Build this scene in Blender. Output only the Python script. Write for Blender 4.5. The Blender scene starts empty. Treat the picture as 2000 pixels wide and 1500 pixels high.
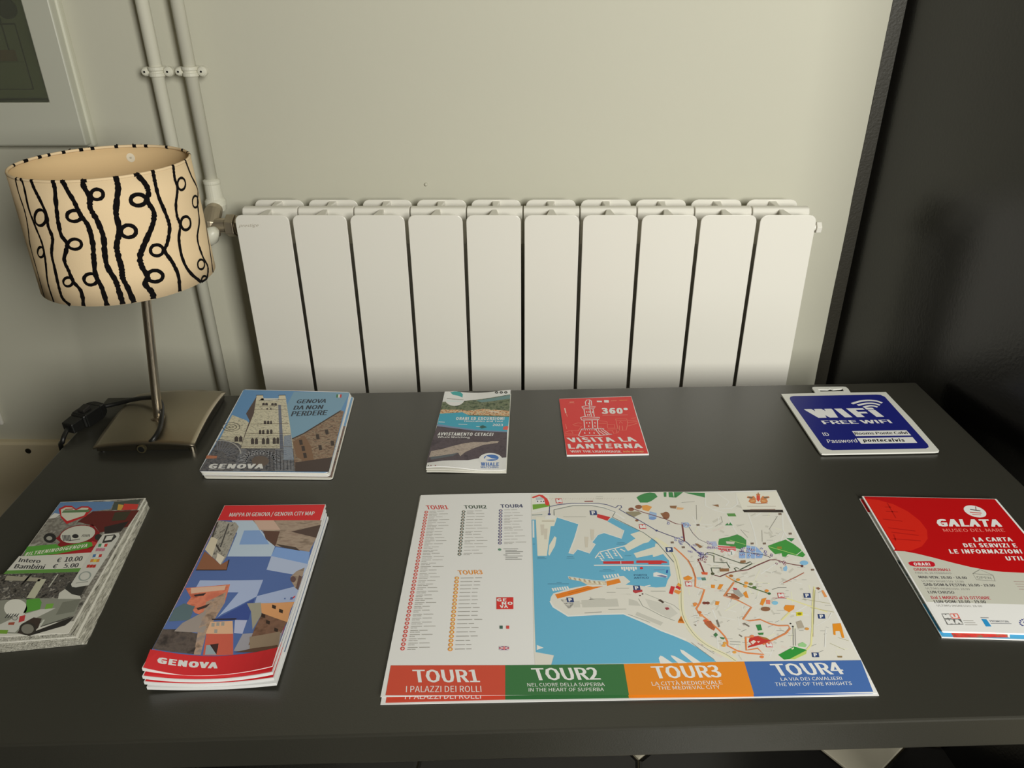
import bpy, bmesh, math, random
from mathutils import Vector, Matrix
from mathutils.geometry import tessellate_polygon
S = bpy.context.scene
COL = S.collection
random.seed(7)

# ---------------------------------------------------------------- camera
FPX = 1486.73                                    # focal length in pixels of the 2000x1500 frame
CR = Vector((0.99960155, 0.02717176, -0.00764497))
CU = Vector((-0.00611644, 0.47291324, 0.88108777))
CF = Vector((-0.02755611, 0.88068994, -0.47289100))
CZ = 0.925                                       # eye height above the floor
TT = 0.450                                       # table top height
cd = bpy.data.cameras.new('camera'); cam = bpy.data.objects.new('camera', cd); COL.objects.link(cam)
cam.matrix_world = Matrix(((CR.x, CU.x, -CF.x, 0), (CR.y, CU.y, -CF.y, 0), (CR.z, CU.z, -CF.z, CZ), (0, 0, 0, 1)))
cd.sensor_width = 36; cd.lens = 36 * FPX / 2000; cd.clip_start = 0.01
S.camera = cam
# ---------------------------------------------------------------- world, daylight through the window, exposure
w = bpy.data.worlds.new('world'); S.world = w; w.use_nodes = True
w.node_tree.nodes['Background'].inputs[0].default_value = (0.80, 0.90, 1.0, 1); w.node_tree.nodes['Background'].inputs[1].default_value = 0.6
ld = bpy.data.lights.new('window_daylight', 'AREA'); ld.shape = 'RECTANGLE'; ld.size = 0.46; ld.size_y = 0.66
ld.energy = 35.5; ld.color = (1.0, 0.985, 0.90)
lo = bpy.data.objects.new('window_daylight', ld); COL.objects.link(lo)
lo.location = (0.69, -0.74, 1.21)
lo.rotation_euler = Vector((0.0, 1.0, -0.10)).to_track_quat('-Z', 'Y').to_euler()
S.view_settings.view_transform = 'Standard'; S.view_settings.look = 'None'
S.view_settings.exposure = 0.0; S.view_settings.gamma = 1; S.view_settings.use_curve_mapping = False

# ---------------------------------------------------------------- helpers
def ray(px, py):
    return (CR * ((px - 1000) / FPX) - CU * ((py - 750) / FPX) + CF)
def onz(px, py, z):                              # point of the horizontal plane z
    v = ray(px, py); t = (z - CZ) / v.z
    return Vector((v.x * t, v.y * t, z))
def ony(px, py, Y):                              # point of the plane parallel to the back wall
    v = ray(px, py); t = Y / v.y
    return Vector((v.x * t, Y, CZ + v.z * t))
def lin(c):
    c = c / 255.0
    return c / 12.92 if c <= 0.04045 else ((c + 0.055) / 1.055) ** 2.4
MC = {}
def mat(name, rgb, rough=0.5, metal=0.0, spec=0.5, bump=0.0, bscale=200, mottle=0.0, mscale=4, coat=0.0, aniso=None):
    if name in MC: return MC[name]
    m = bpy.data.materials.new(name); m.use_nodes = True; nt = m.node_tree; b = nt.nodes['Principled BSDF']
    col = (lin(rgb[0]), lin(rgb[1]), lin(rgb[2]), 1)
    b.inputs['Base Color'].default_value = col; b.inputs['Roughness'].default_value = rough
    b.inputs['Metallic'].default_value = metal; b.inputs['Specular IOR Level'].default_value = spec
    b.inputs['Coat Weight'].default_value = coat
    tc = nt.nodes.new('ShaderNodeTexCoord')
    if mottle:
        n = nt.nodes.new('ShaderNodeTexNoise'); n.inputs['Scale'].default_value = mscale; n.inputs['Detail'].default_value = 4
        nt.links.new(tc.outputs['Object'], n.inputs['Vector'])
        mx = nt.nodes.new('ShaderNodeMix'); mx.data_type = 'RGBA'
        mx.inputs[6].default_value = tuple(c * (1 - mottle) for c in col[:3]) + (1,)
        mx.inputs[7].default_value = tuple(min(1, c * (1 + mottle)) for c in col[:3]) + (1,)
        nt.links.new(n.outputs['Fac'], mx.inputs[0]); nt.links.new(mx.outputs[2], b.inputs['Base Color'])
    if bump:
        n = nt.nodes.new('ShaderNodeTexNoise'); n.inputs['Scale'].default_value = bscale; n.inputs['Detail'].default_value = 3
        mp = nt.nodes.new('ShaderNodeMapping'); nt.links.new(tc.outputs['Object'], mp.inputs['Vector'])
        if aniso: mp.inputs['Scale'].default_value = aniso
        nt.links.new(mp.outputs[0], n.inputs['Vector'])
        bp = nt.nodes.new('ShaderNodeBump'); bp.inputs['Strength'].default_value = bump; bp.inputs['Distance'].default_value = 0.002
        nt.links.new(n.outputs['Fac'], bp.inputs['Height']); nt.links.new(bp.outputs[0], b.inputs['Normal'])
    MC[name] = m; return m
GAIN = 0.72
def ink(rgb, gain=None):                         # printing ink: reflectance from the colour seen under the room's light
    g = gain or GAIN
    k = 'ink_%d_%d_%d_%d' % (rgb[0], rgb[1], rgb[2], int(g * 100))
    if k in MC: return MC[k]
    m = mat(k, (0, 0, 0), 0.42, spec=0.32)
    m.node_tree.nodes['Principled BSDF'].inputs['Base Color'].default_value = tuple(min(0.86, lin(c) / g) for c in rgb) + (1,)
    return m
def photo(name, cols, scale, gain=None, stretch=(1, 1, 1)):  # printed photograph texture: stepped noise of several inks
    g = gain or GAIN
    if name in MC: return MC[name]
    m = mat(name, (128, 128, 128), 0.40, spec=0.32); nt = m.node_tree; b = nt.nodes['Principled BSDF']
    tc = nt.nodes.new('ShaderNodeTexCoord'); mp = nt.nodes.new('ShaderNodeMapping'); mp.inputs['Scale'].default_value = stretch
    n = nt.nodes.new('ShaderNodeTexNoise'); n.inputs['Scale'].default_value = scale; n.inputs['Detail'].default_value = 3; n.inputs['Roughness'].default_value = 0.65
    r = nt.nodes.new('ShaderNodeValToRGB'); nt.links.new(tc.outputs['Object'], mp.inputs[0]); nt.links.new(mp.outputs[0], n.inputs[0]); nt.links.new(n.outputs['Fac'], r.inputs[0])
    el = r.color_ramp.elements; k = len(cols)
    while len(el) < k: el.new(0.5)
    for i, c in enumerate(cols):
        el[i].position = 0.34 + 0.32 * i / (k - 1); el[i].color = tuple(min(0.86, lin(x) / g) for x in c) + (1,)
    nt.links.new(r.outputs[0], b.inputs['Base Color'])
    return m

WO = {}                                          # world offset of every parent
def link(name, me, parent=None, loc=None, kind=None):
    o = bpy.data.objects.new(name, me); COL.objects.link(o)
    if loc is not None: o.location = loc
    if parent is not None: o.parent = parent
    if kind: o['kind'] = kind
    WO[o.name] = WO.get(parent.name, Vector()) if parent is not None else Vector(loc or (0, 0, 0))
    return o
def thing(name, label, cat, loc, group=None):
    o = link(name, None, loc=Vector(loc)); o['label'] = label; o['category'] = cat
    if group: o['group'] = group
    o.empty_display_size = 0.05
    return o
class MB:
    def __init__(s): s.v = []; s.f = []; s.m = []; s.mats = []
    def mi(s, m):
        if m not in s.mats: s.mats.append(m)
        return s.mats.index(m)
    def add(s, vs, fs, m):
        o = len(s.v); s.v += [Vector(v) for v in vs]; k = s.mi(m)
        for f in fs: s.f.append([i + o for i in f]); s.m.append(k)
    def box(s, a, b, m):
        x0, y0, z0 = a; x1, y1, z1 = b
        s.add([(x0, y0, z0), (x1, y0, z0), (x1, y1, z0), (x0, y1, z0), (x0, y0, z1), (x1, y0, z1), (x1, y1, z1), (x0, y1, z1)],
              [(0, 3, 2, 1), (4, 5, 6, 7), (0, 1, 5, 4), (1, 2, 6, 5), (2, 3, 7, 6), (3, 0, 4, 7)], m)
    def prism(s, base, top, m):                  # two matching loops
        n = len(base)
        s.add(list(base) + list(top), [tuple(range(n))[::-1], tuple(range(n, 2 * n))] + [(i, (i + 1) % n, n + (i + 1) % n, n + i) for i in range(n)], m)
    def tube(s, pts, r, m, n=16, caps=True):
        pts = [Vector(p) for p in pts]; rs = r if isinstance(r, (list, tuple)) else [r] * len(pts)
        vs = []; t0 = (pts[1] - pts[0]).normalized()
        u = t0.orthogonal().normalized()
        for i, p in enumerate(pts):
            t = (pts[min(i + 1, len(pts) - 1)] - pts[max(i - 1, 0)])
            if t.length < 1e-9: t = t0
            t = t.normalized(); u = (u - t * u.dot(t)).normalized(); v = t.cross(u)
            for k in range(n):
                a = 2 * math.pi * k / n; vs.append(p + (u * math.cos(a) + v * math.sin(a)) * rs[i])
        fs = [(i * n + k, i * n + (k + 1) % n, (i + 1) * n + (k + 1) % n, (i + 1) * n + k) for i in range(len(pts) - 1) for k in range(n)]
        if caps: fs += [tuple(range(n))[::-1], tuple(range((len(pts) - 1) * n, len(pts) * n))]
        s.add(vs, fs, m)
    def build(s, name, parent=None, kind=None, smooth=False, bevel=0, loc=None, seg=2):
        off = WO.get(parent.name, Vector()) if parent is not None else Vector(loc or (0, 0, 0))
        me = bpy.data.meshes.new(name); me.from_pydata([v - off for v in s.v], [], s.f)
        for m in s.mats: me.materials.append(m)
        me.polygons.foreach_set('material_index', s.m)
        if smooth: me.polygons.foreach_set('use_smooth', [True] * len(me.polygons))
        me.update()
        if parent is None: o = link(name, me, loc=off, kind=kind)
        else: o = link(name, me, parent, kind=kind)
        if bevel:
            b = o.modifiers.new('bevel', 'BEVEL'); b.width = bevel; b.segments = seg; b.limit_method = 'ANGLE'; b.angle_limit = math.radians(40)
            b.harden_normals = False
        return o
def smooth_path(pts, k=6):
    pts = [Vector(p) for p in pts]; out = []
    for i in range(len(pts) - 1):
        p0 = pts[max(i - 1, 0)]; p1 = pts[i]; p2 = pts[i + 1]; p3 = pts[min(i + 2, len(pts) - 1)]
        for j in range(k):
            t = j / k
            out.append(0.5 * ((2 * p1) + (p2 - p0) * t + (2 * p0 - 5 * p1 + 4 * p2 - p3) * t * t + (3 * p1 - p0 - 3 * p2 + p3) * t ** 3))
    out.append(pts[-1]); return out
def ribbon(pts, wd, closed=False, jit=0.0):      # 2D strip of given width
    pts = [Vector((p[0], p[1])) for p in pts]; n = len(pts); L = []; R = []
    for i in range(n):
        a = pts[(i - 1) % n] if closed or i > 0 else pts[i]; b = pts[(i + 1) % n] if closed or i < n - 1 else pts[i]
        t = (b - a); t = t.normalized() if t.length > 0 else Vector((1, 0)); nn = Vector((-t.y, t.x))
        ww = (wd[i] if isinstance(wd, list) else wd) / 2
        L.append(pts[i] + nn * ww * (1 + random.uniform(-jit, jit))); R.append(pts[i] - nn * ww * (1 + random.uniform(-jit, jit)))
    fs = [(i, (i + 1) % n, n + (i + 1) % n, n + i) for i in range(n if closed else n - 1)]
    return L + R, fs

# glyph cache: text becomes flat triangles once
GC = {}
FONT = None
try:
    import os
    FONT = bpy.data.fonts.load(os.path.join(bpy.utils.system_resource('DATAFILES'), 'fonts', 'Noto Sans CJK Regular.woff2'))
except Exception: FONT = None
def glyphs(txt, bold=0):
    k = (txt, bold >= .025)
    if k in GC: return GC[k]
    cu = bpy.data.curves.new('t', 'FONT'); cu.body = txt; cu.size = 1
    if FONT: cu.font = FONT
    cu.resolution_u = 2; cu.space_character = 1.10 if bold >= .025 else 1.0; cu.fill_mode = 'BOTH'
    o = bpy.data.objects.new('t', cu); COL.objects.link(o)
    bpy.context.view_layer.update()
    dg = bpy.context.evaluated_depsgraph_get(); me = o.evaluated_get(dg).to_mesh()
    v = [(p.co.x, p.co.y) for p in me.vertices]; f = [tuple(p.vertices) for p in me.polygons]
    o.evaluated_get(dg).to_mesh_clear(); bpy.data.objects.remove(o); bpy.data.curves.remove(cu)
    GC[k] = (v, f); return GC[k]
CAP = max(v[1] for v in glyphs('H', 0)[0])

# ---------------------------------------------------------------- sheets of paper on the table and what is printed on them
GRU, GRV = 18, 24
class Sheet:
    def __init__(s, cor, h, curl=None):          # cor: far-left, far-right, near-right, near-left as surveyed in the photograph
        s.z0 = TT + h; s.c = curl or (lambda u, v: 0.0); s.curved = curl is not None
        uvs = [(0, 0), (1, 0), (1, 1), (0, 1)]
        P = [onz(p[0], p[1], s.z0 + s.c(*uv)).xy if p else None for p, uv in zip(cor, uvs)]
        if P[3] is None: P[3] = P[0] + (P[2] - P[1])
        if P[2] is None: P[2] = P[3] + (P[1] - P[0])
        s.P = P; s.U = P[1] - P[0]; s.V = P[3] - P[0]; s.det = s.U.x * s.V.y - s.U.y * s.V.x
    def uv(s, x, y):
        dx, dy = x - s.P[0].x, y - s.P[0].y
        u, v = (dx * s.V.y - dy * s.V.x) / s.det, (s.U.x * dy - s.U.y * dx) / s.det
        for _ in range(3):                        # Newton steps of the bilinear inverse
            q = s.xy(u, v); ex, ey = x - q.x, y - q.y
            a = (s.P[1] - s.P[0]) * (1 - v) + (s.P[2] - s.P[3]) * v; b = (s.P[3] - s.P[0]) * (1 - u) + (s.P[2] - s.P[1]) * u
            d = a.x * b.y - a.y * b.x; u += (ex * b.y - ey * b.x) / d; v += (a.x * ey - a.y * ex) / d
        return u, v
    def xy(s, u, v):
        return s.P[0] * (1 - u) * (1 - v) + s.P[1] * u * (1 - v) + s.P[2] * u * v + s.P[3] * (1 - u) * v
    def zf(s, x, y):
        if not s.curved: return s.z0
        u, v = s.uv(x, y); return s.z0 + s.c(min(1, max(0, u)), min(1, max(0, v)))
    def w(s, px, py):
        p = onz(px, py, s.z0)
        if s.curved:
            for _ in range(5): p = onz(px, py, s.zf(p.x, p.y))
        return p.xy
    def paper(s, parent, m, thick, du=0.0, dv=0.0, dz=0.0, rot=0.0, ck=1.0, name='paper', nu=None, edge=None, rc=0.0):
        nu = nu or (GRU if s.curved else 1); nv = GRV if s.curved else 1
        c0 = s.xy(.5, .5); ca, sa = math.cos(rot), math.sin(rot); un = s.U.normalized(); vn = s.V.normalized()
        def pt(u, v, zz):
            q = s.xy(u, v) - c0; q = Vector((q.x * ca - q.y * sa, q.x * sa + q.y * ca)) + c0 + un * du + vn * dv
            return (q.x, q.y, s.z0 + ck * s.c(u, v) + dz + zz)
        mb = MB()
        if nu == 1 and rc > 0:
            L = []; lu, lv = s.U.length, s.V.length
            for cx, cy, a0 in ((rc, rc, 180), (lu - rc, rc, 270), (lu - rc, lv - rc, 0), (rc, lv - rc, 90)):
                for k in range(5):
                    a = math.radians(a0 + 22.5 * k); L.append(((cx + rc * math.cos(a)) / lu, (cy + rc * math.sin(a)) / lv))
            mb.prism([pt(u, v, -thick) for u, v in L], [pt(u, v, 0) for u, v in L], m)
        else:
            W = nu + 1
            top = [pt(i / nu, j / nv, 0) for j in range(nv + 1) for i in range(W)]
            bot = [pt(i / nu, j / nv, -thick) for j in range(nv + 1) for i in range(W)]
            N = len(top); fs = []
            for j in range(nv):
                for i in range(nu):
                    a = j * W + i; fs.append((a, a + W, a + W + 1, a + 1)); fs.append((N + a, N + a + 1, N + a + W + 1, N + a + W))
            rim = [i for i in range(W)] + [j * W + nu for j in range(1, nv + 1)] + [nv * W + i for i in range(nu - 1, -1, -1)] + [j * W for j in range(nv - 1, 0, -1)]
            for a, b in zip(rim, rim[1:] + rim[:1]): fs.append((a, b, N + b, N + a))
            mb.add(top + bot, fs, m)
        return mb.build(name, parent, smooth=False)
class Art:
    def __init__(s, sh, shift=None):
        s.sh = sh; s.v = []; s.f = []; s.m = []; s.mats = []; s.K = (0, 0, 1); s.lay = 1; s.off = shift or Vector((0, 0)); s.dz = 0; s.ck = 1.0; s.rot = 0.0
    def use(s, ox, oy, k): s.K = (ox, oy, k); return s
    def W(s, p): return s.sh.w(s.K[0] + p[0] / s.K[2], s.K[1] + p[1] / s.K[2])
    def tri(s, xy, fs, col, lay):
        m = ink(col) if isinstance(col, tuple) else col
        if m not in s.mats: s.mats.append(m)
        k = s.mats.index(m); o = len(s.v)
        s.v += [(p[0], p[1], lay) for p in xy]
        for f in fs: s.f.append(tuple(i + o for i in f)); s.m.append(k)
    def poly(s, pts, col, lay=None, raw=False):
        q = pts if raw else [s.W(p) for p in pts]
        t = tessellate_polygon([[Vector((p[0], p[1], 0)) for p in q]])
        s.tri(q, t, col, lay if lay is not None else s.lay)
    def uvpoly(s, uvs, col, lay=None): s.poly([s.sh.xy(u, v) for u, v in uvs], col, lay, raw=True)
    def line(s, pts, wmm, col, lay=None, smooth=0, closed=False, jit=0):
        q = [s.W(p) for p in pts]
        if smooth: q = smooth_path(q, smooth)
        v, f = ribbon(q, wmm / 1000, closed, jit); s.tri(v, f, col, lay if lay is not None else s.lay)
    def ell(s, c, rx, ry, col, lay=None, n=20, a0=0, a1=360):
        s.poly([(c[0] + rx * math.cos(math.radians(a0 + (a1 - a0) * i / n)), c[1] + ry * math.sin(math.radians(a0 + (a1 - a0) * i / n))) for i in range(n + (a1 - a0 != 360))], col, lay)
    def disc(s, c, rmm, col, lay=None, n=12):
        q = s.W(c); r = rmm / 1000
        s.tri([(q.x + r * math.cos(2 * math.pi * i / n), q.y + r * math.sin(2 * math.pi * i / n)) for i in range(n)], [tuple(range(n))], col, lay if lay is not None else s.lay)
    def text(s, t, L, R, T, col, lay=None, bold=0.0):
        v, f = glyphs(t, bold); a = s.W(L); b = s.W(R); c = s.W(T)
        x0 = min(p[0] for p in v); x1 = max(p[0] for p in v)
        lay = lay if lay is not None else s.lay   # heavier weights: the outlines struck again with small shifts
        st = ((0, 0),)
        if bold: bold *= .7; st = ((-1, -.4), (-.33, .4), (.33, -.4), (1, .4), (-1, .4), (1, -.4), (-.33, -.4), (.33, .4)) if bold > .014 else ((-1, 0), (1, 0), (0, 0))
        for i, (dx, dy) in enumerate(st):
            s.tri([a + (b - a) * ((p[0] + dx * bold - x0) / (x1 - x0)) + (c - a) * ((p[1] + dy * bold) / CAP) for p in v], f, col, lay + .1 * i)
    def build(s, parent, name='cover_print'):
        off = WO.get(parent.name, Vector()); sh = s.sh
        verts, faces, mi = s.v, s.f, s.m
        if sh.curved:
            bm = bmesh.new(); vv = [bm.verts.new((x, y, l * 0.01)) for x, y, l in s.v]
            for f, k in zip(s.f, s.m):
                try: ff = bm.faces.new([vv[i] for i in f]); ff.material_index = k
                except ValueError: pass
            for ax_, n in ((0, GRU), (1, GRV)):
                for i in range(1, n):
                    c0, c1 = (sh.xy(i / n, 0), sh.xy(i / n, 1)) if ax_ == 0 else (sh.xy(0, i / n), sh.xy(1, i / n))
                    d_ = c1 - c0
                    bmesh.ops.bisect_plane(bm, geom=bm.verts[:] + bm.edges[:] + bm.faces[:], plane_co=(c0.x, c0.y, 0), plane_no=(-d_.y, d_.x, 0), dist=1e-7)
            bmesh.ops.triangulate(bm, faces=[f for f in bm.faces if len(f.verts) > 3])
            bm.verts.index_update()
            verts = [(v.co.x, v.co.y, v.co.z / 0.01) for v in bm.verts]; faces = [tuple(v.index for v in f.verts) for f in bm.faces]; mi = [f.material_index for f in bm.faces]; bm.free()
        me = bpy.data.meshes.new(name)
        out = []; c0 = sh.xy(.5, .5); ca, sa = math.cos(s.rot), math.sin(s.rot)
        for x, y, l in verts:
            z = sh.zf(x, y)
            if s.rot: dx_, dy_ = x - c0.x, y - c0.y; x, y = c0.x + dx_ * ca - dy_ * sa, c0.y + dx_ * sa + dy_ * ca
            z = sh.z0 + (z - sh.z0) * s.ck
            out.append(Vector((x + s.off.x, y + s.off.y, z + s.dz + (9e-5 if sh.curved else 3e-5) + l * 2.2e-5)) - off)
        me.from_pydata(out, [], faces)
        for m in s.mats: me.materials.append(m)
        me.polygons.foreach_set('material_index', mi); me.update()
        # every printed face looks up
        bm = bmesh.new(); bm.from_mesh(me)
        for f in bm.faces:
            f.normal_update()
            if f.normal.z < 0: f.normal_flip()
        bm.to_mesh(me); bm.free()
        return link(name, me, parent)

# ================================================================ MATERIALS
M_wall = mat('wall_paint', (206, 204, 188), 0.62, spec=0.25, bump=0.12, bscale=70, mottle=0.03, mscale=2.5)
M_roomwhite = mat('room_paint', (150, 144, 130), 0.7)
M_black = mat('black_wall_paint', (7, 7, 7), 0.24, spec=0.5, bump=0.08, bscale=260)
M_enamel = mat('radiator_enamel', (238, 235, 226), 0.30, spec=0.45)
M_pipe = mat('pipe_paint', (226, 224, 208), 0.38)
M_table = mat('table_laminate', (51, 50, 44), 0.33, spec=0.75, bump=0.05, bscale=900)
M_nickel = mat('brushed_nickel', (176, 166, 148), 0.32, metal=1.0, bump=0.10, bscale=300, aniso=(1, 12, 1))
M_brass = mat('dull_brass', (186, 174, 154), 0.42, metal=0.85)
M_cable = mat('black_plastic', (20, 20, 19), 0.42)
M_base = mat('baseboard_cream', (232, 218, 186), 0.42, mottle=0.03, mscale=9)
M_tileb = mat('tile_black', (20, 19, 18), 0.22, mottle=0.1, mscale=8)
M_tilew = mat('tile_white', (186, 180, 162), 0.25, mottle=0.08, mscale=20)
M_grout = mat('grout', (96, 88, 66), 0.8)
M_paper = ink((222, 220, 208)); M_paper2 = ink((200, 198, 190))
M_card = ink((214, 214, 206))

# ================================================================ ROOM
WY = 1.135
YF = -.80
mb = MB(); mb.box((-1.95, WY, 0), (0.4705, WY + .12, 2.7), M_wall); wb = mb.build('wall_back', kind='structure')
np_ = ony(832, 360, WY); mb = MB(); mb.tube([(np_.x, WY + .001, np_.z), (np_.x, WY - .002, np_.z), (np_.x, WY - .003, np_.z)], [.0028, .0024, .0010], M_wall, 12); mb.build('wall_plug', wb, smooth=True)
mb = MB(); mb.box((-1.95, YF - .1, 0), (-1.83, WY, 2.7), M_roomwhite); mb.build('wall_left', kind='structure')
mb = MB(); mb.box((-1.95, YF - .1, 2.7), (2.0, WY + .12, 2.82), M_roomwhite); mb.build('ceiling', kind='structure')
mb = MB(); mb.box((1.9, YF - .1, 0), (2.0, WY + .12, 2.7), M_roomwhite); mb.box((.70, WY + .02, 0), (1.9, WY + .12, 2.7), M_roomwhite); mb.build('wall_side', kind='structure')
mb = MB()
mb.box((-1.83, YF - .1, 0), (.44, YF, 2.7), M_roomwhite); mb.box((1.0, YF - .1, 0), (1.9, YF, 2.7), M_roomwhite)
mb.box((.44, YF - .1, 0), (1.0, YF, .83), M_roomwhite); mb.box((.44, YF - .1, 1.59), (1.0, YF, 2.7), M_roomwhite)
mb.build('wall_front', kind='structure')
mb = MB()
for a, b in (((.44, .83), (.47, 1.59)), ((.97, .83), (1.0, 1.59)), ((.47, .83), (.97, .86)), ((.47, 1.56), (.97, 1.59))):
    mb.box((a[0], YF - .08, a[1]), (b[0], YF - .02, b[1]), M_enamel)
mb.build('window_1', kind='structure', bevel=.004)
# black right wall: its paint also wraps 18 mm round the corner onto the back wall
mb = MB()
x0 = 0.4705; x1 = 0.489; sl = 0.15
n = 60; L = [(x0 + random.uniform(-.0006, .0006), i * 2.7 / n) for i in range(n + 1)]
fr = [(x, WY, z) for x, z in L] + [(x1, WY, 2.7), (x1, WY, 0)]
mb.prism([(x, y - .0008, z) for x, y, z in fr], [(x, y + .12, z) for x, y, z in fr], mat('black_paint_lit_edge', (50, 47, 38), .5, bump=.2, bscale=300))  # same black paint; the stronger light on this strip is put into its paler colour
yb = .35
fr = [(x1, WY + .12), (x1, WY - .001), (x1 + sl * (WY - yb), yb), (x1 + sl * (WY - yb) + .12, yb), (x1 + .2, WY + .12)]
mb.prism([(x, y, 0) for x, y in fr], [(x, y, 2.7) for x, y in fr], M_black)
mb.build('wall_right', kind='structure')
# skirting of cream board with a rounded top
zb = CZ - .728
mb = MB()
pr = [(WY, 0), (WY - .014, 0), (WY - .014, zb - .004), (WY - .0125, zb - .0012), (WY - .010, zb), (WY, zb)]
mb.prism([(-1.83, y, z) for y, z in pr], [(x1 - .02, y, z) for y, z in pr], M_base)
bb = mb.build('baseboard_back', kind='structure')
c = ony(55, 881, WY - .015)
mb = MB(); mb.tube([(c.x, c.y - .0005, c.z), (c.x, c.y + .004, c.z)], [.0052, .0042], mat('screw_hole', (40, 36, 26), .5), 14)
mb.build('screw', bb)
# floor: black octagonal tiles with white diamonds at their corners
mb = MB(); mb.box((-1.95, YF - .1, -.06), (2.0, WY + .12, -.0035), M_grout); fl = mb.build('floor', kind='structure')
P = .292; R_ = math.radians(-6); q = .070; oc = Vector((.4423, .7036)); e1 = Vector((math.cos(R_), math.sin(R_))); e2 = Vector((-math.sin(R_), math.cos(R_)))
def tile(pts, m, nm):
    me = bpy.data.meshes.new(nm); b = .0015; n = len(pts)
    inn = [(p[0] * (1 - b / .06), p[1] * (1 - b / .06)) for p in pts]
    v = [(x, y, -.0035) for x, y in pts] + [(x, y, -.0008) for x, y in pts] + [(x, y, 0) for x, y in inn]
    f = [(i, (i + 1) % n, n + (i + 1) % n, n + i) for i in range(n)] + [(n + i, n + (i + 1) % n, 2 * n + (i + 1) % n, 2 * n + i) for i in range(n)] + [tuple(range(2 * n, 3 * n))]
    me.from_pydata(v, [], f); me.materials.append(m); return me
g = .0011; h = P / 2 - g; k = q + g
octo = tile([(h, h - k), (h - k, h), (-(h - k), h), (-h, h - k), (-h, -(h - k)), (-(h - k), -h), (h - k, -h), (h, -(h - k))], M_tileb, 'floor_tile')
diam = tile([(q, 0), (0, q), (-q, 0), (0, -q)], M_tilew, 'diamond_tile')
for i in range(-9, 4):
    for j in range(-8, 3):
        for me, o in ((diam, oc + e1 * (P * i) + e2 * (P * j)), (octo, oc + e1 * (P * (i + .5)) + e2 * (P * (j + .5)))):
            if -1.9 < o.x < .56 and -1.3 < o.y < 1.1 or (o.y < .8 and -1.3 < o.y and o.x < .62):
                if o.x < -1.9: continue
                t = link(me.name, me, fl); t.location = (o.x, o.y, 0); t.rotation_euler.z = R_

# ================================================================ TABLE
a3 = math.radians(3.0); tw = Vector((math.cos(a3), math.sin(a3), 0)); td = Vector((-math.sin(a3), math.cos(a3), 0))
def TP(wv, dv, z): return tw * wv + td * dv + Vector((0, 0, z))
table = thing('side_table', 'low dark grey laminate table holding the lamp, leaflets and sign', 'table', TP(.023, .615, 0))
mb = MB(); w0, w1, d0, d1 = -.503, .549, .361, .869
mb.prism([TP(w0, d0, TT - .031), TP(w1, d0, TT - .031), TP(w1, d1, TT - .031), TP(w0, d1, TT - .031)], [TP(w0, d0, TT), TP(w1, d0, TT), TP(w1, d1, TT), TP(w0, d1, TT)], M_table)
mb.build('tabletop', table, bevel=.0018)
for a, b in ((w0, d0), (w1 - .05, d0), (w0, d1 - .05), (w1 - .05, d1 - .05)):
    mb = MB(); mb.prism([TP(a + .002, b + .002, 0), TP(a + .048, b + .002, 0), TP(a + .048, b + .048, 0), TP(a + .002, b + .048, 0)],
                        [TP(a + .002, b + .002, TT - .031), TP(a + .048, b + .002, TT - .031), TP(a + .048, b + .048, TT - .031), TP(a + .002, b + .048, TT - .031)], M_table)
    mb.build('leg', table, bevel=.0015)

# ================================================================ RADIATOR
RY = 1.023; RT = .637; RB = .055; RX = -.4155
rad = thing('radiator', 'white aluminium column radiator of ten sections on the wall behind the table', 'radiator', (RX + .4, 1.07, RB))
def rpanel(hw, y0, y1, zt, zb_, rc, m, cx):
    L = []
    for (sx, sz, a0) in ((1, 1, 0), (-1, 1, 90), (-1, -1, 180), (1, -1, 270)):
        X = sx * (hw - rc); Z = (zt - rc) if sz > 0 else (zb_ + rc)
        for kk in range(5):
            a = math.radians(a0 + 22.5 * kk); L.append((cx + X + rc * math.cos(a), Z + rc * math.sin(a)))
    b = MB(); b.prism([(x, y0, z) for x, z in L][::-1], [(x, y1, z) for x, z in L][::-1], m); return b
sec0 = None
for i in range(10):
    cx = RX + .04 + .08 * i
    if i == 0:
        s = MB()
        # water way core with chamfered top, running to the neighbours
        pr = [(RY + .034, RB), (RY + .034, RT - .006), (RY + .037, RT - .001), (RY + .040, RT), (RY + .049, RT), (RY + .052, RT - .003), (RY + .052, RB)]
        Lw = .0392
        hd = RT - .052
        s.prism([(cx - Lw, y, max(z, hd)) for y, z in pr], [(cx + Lw, y, max(z, hd)) for y, z in pr], M_enamel)
        s.box((cx - Lw, RY + .034, RB), (cx + Lw, RY + .052, RB + .05), M_enamel)
        s.box((cx - .016, RY + .032, RB + .05), (cx + .016, RY + .054, hd), M_enamel)
        # web fin from front plate to rear plate
        fp = [(cx - .0085, RY + .001), (cx + .0085, RY + .001), (cx + .0036, RY + .034), (cx + .0036, RY + .060), (cx + .0060, RY + .083), (cx - .0060, RY + .083), (cx - .0036, RY + .060), (cx - .0036, RY + .034)]
        s.prism([(x, y, RB + .005) for x, y in fp], [(x, y, RT - .002) for x, y in fp], M_enamel)
        sec0 = s.build('section', rad, bevel=.0012)
        f0 = rpanel(.0376, RY, RY + .0024, RT, RB - .01, .0095, M_enamel, cx).build('front_panel', sec0, bevel=.0009)
        r0 = rpanel(.0365, RY + .081, RY + .083, RT, RB, .010, M_enamel, cx).build('rear_panel', sec0, bevel=.0006)
    else:
        sc = sec0.copy(); COL.objects.link(sc); sc.parent = rad; sc.location = (.08 * i, 0, 0)
        for src in (f0, r0):
            cc = src.copy(); COL.objects.link(cc); cc.parent = sc
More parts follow.
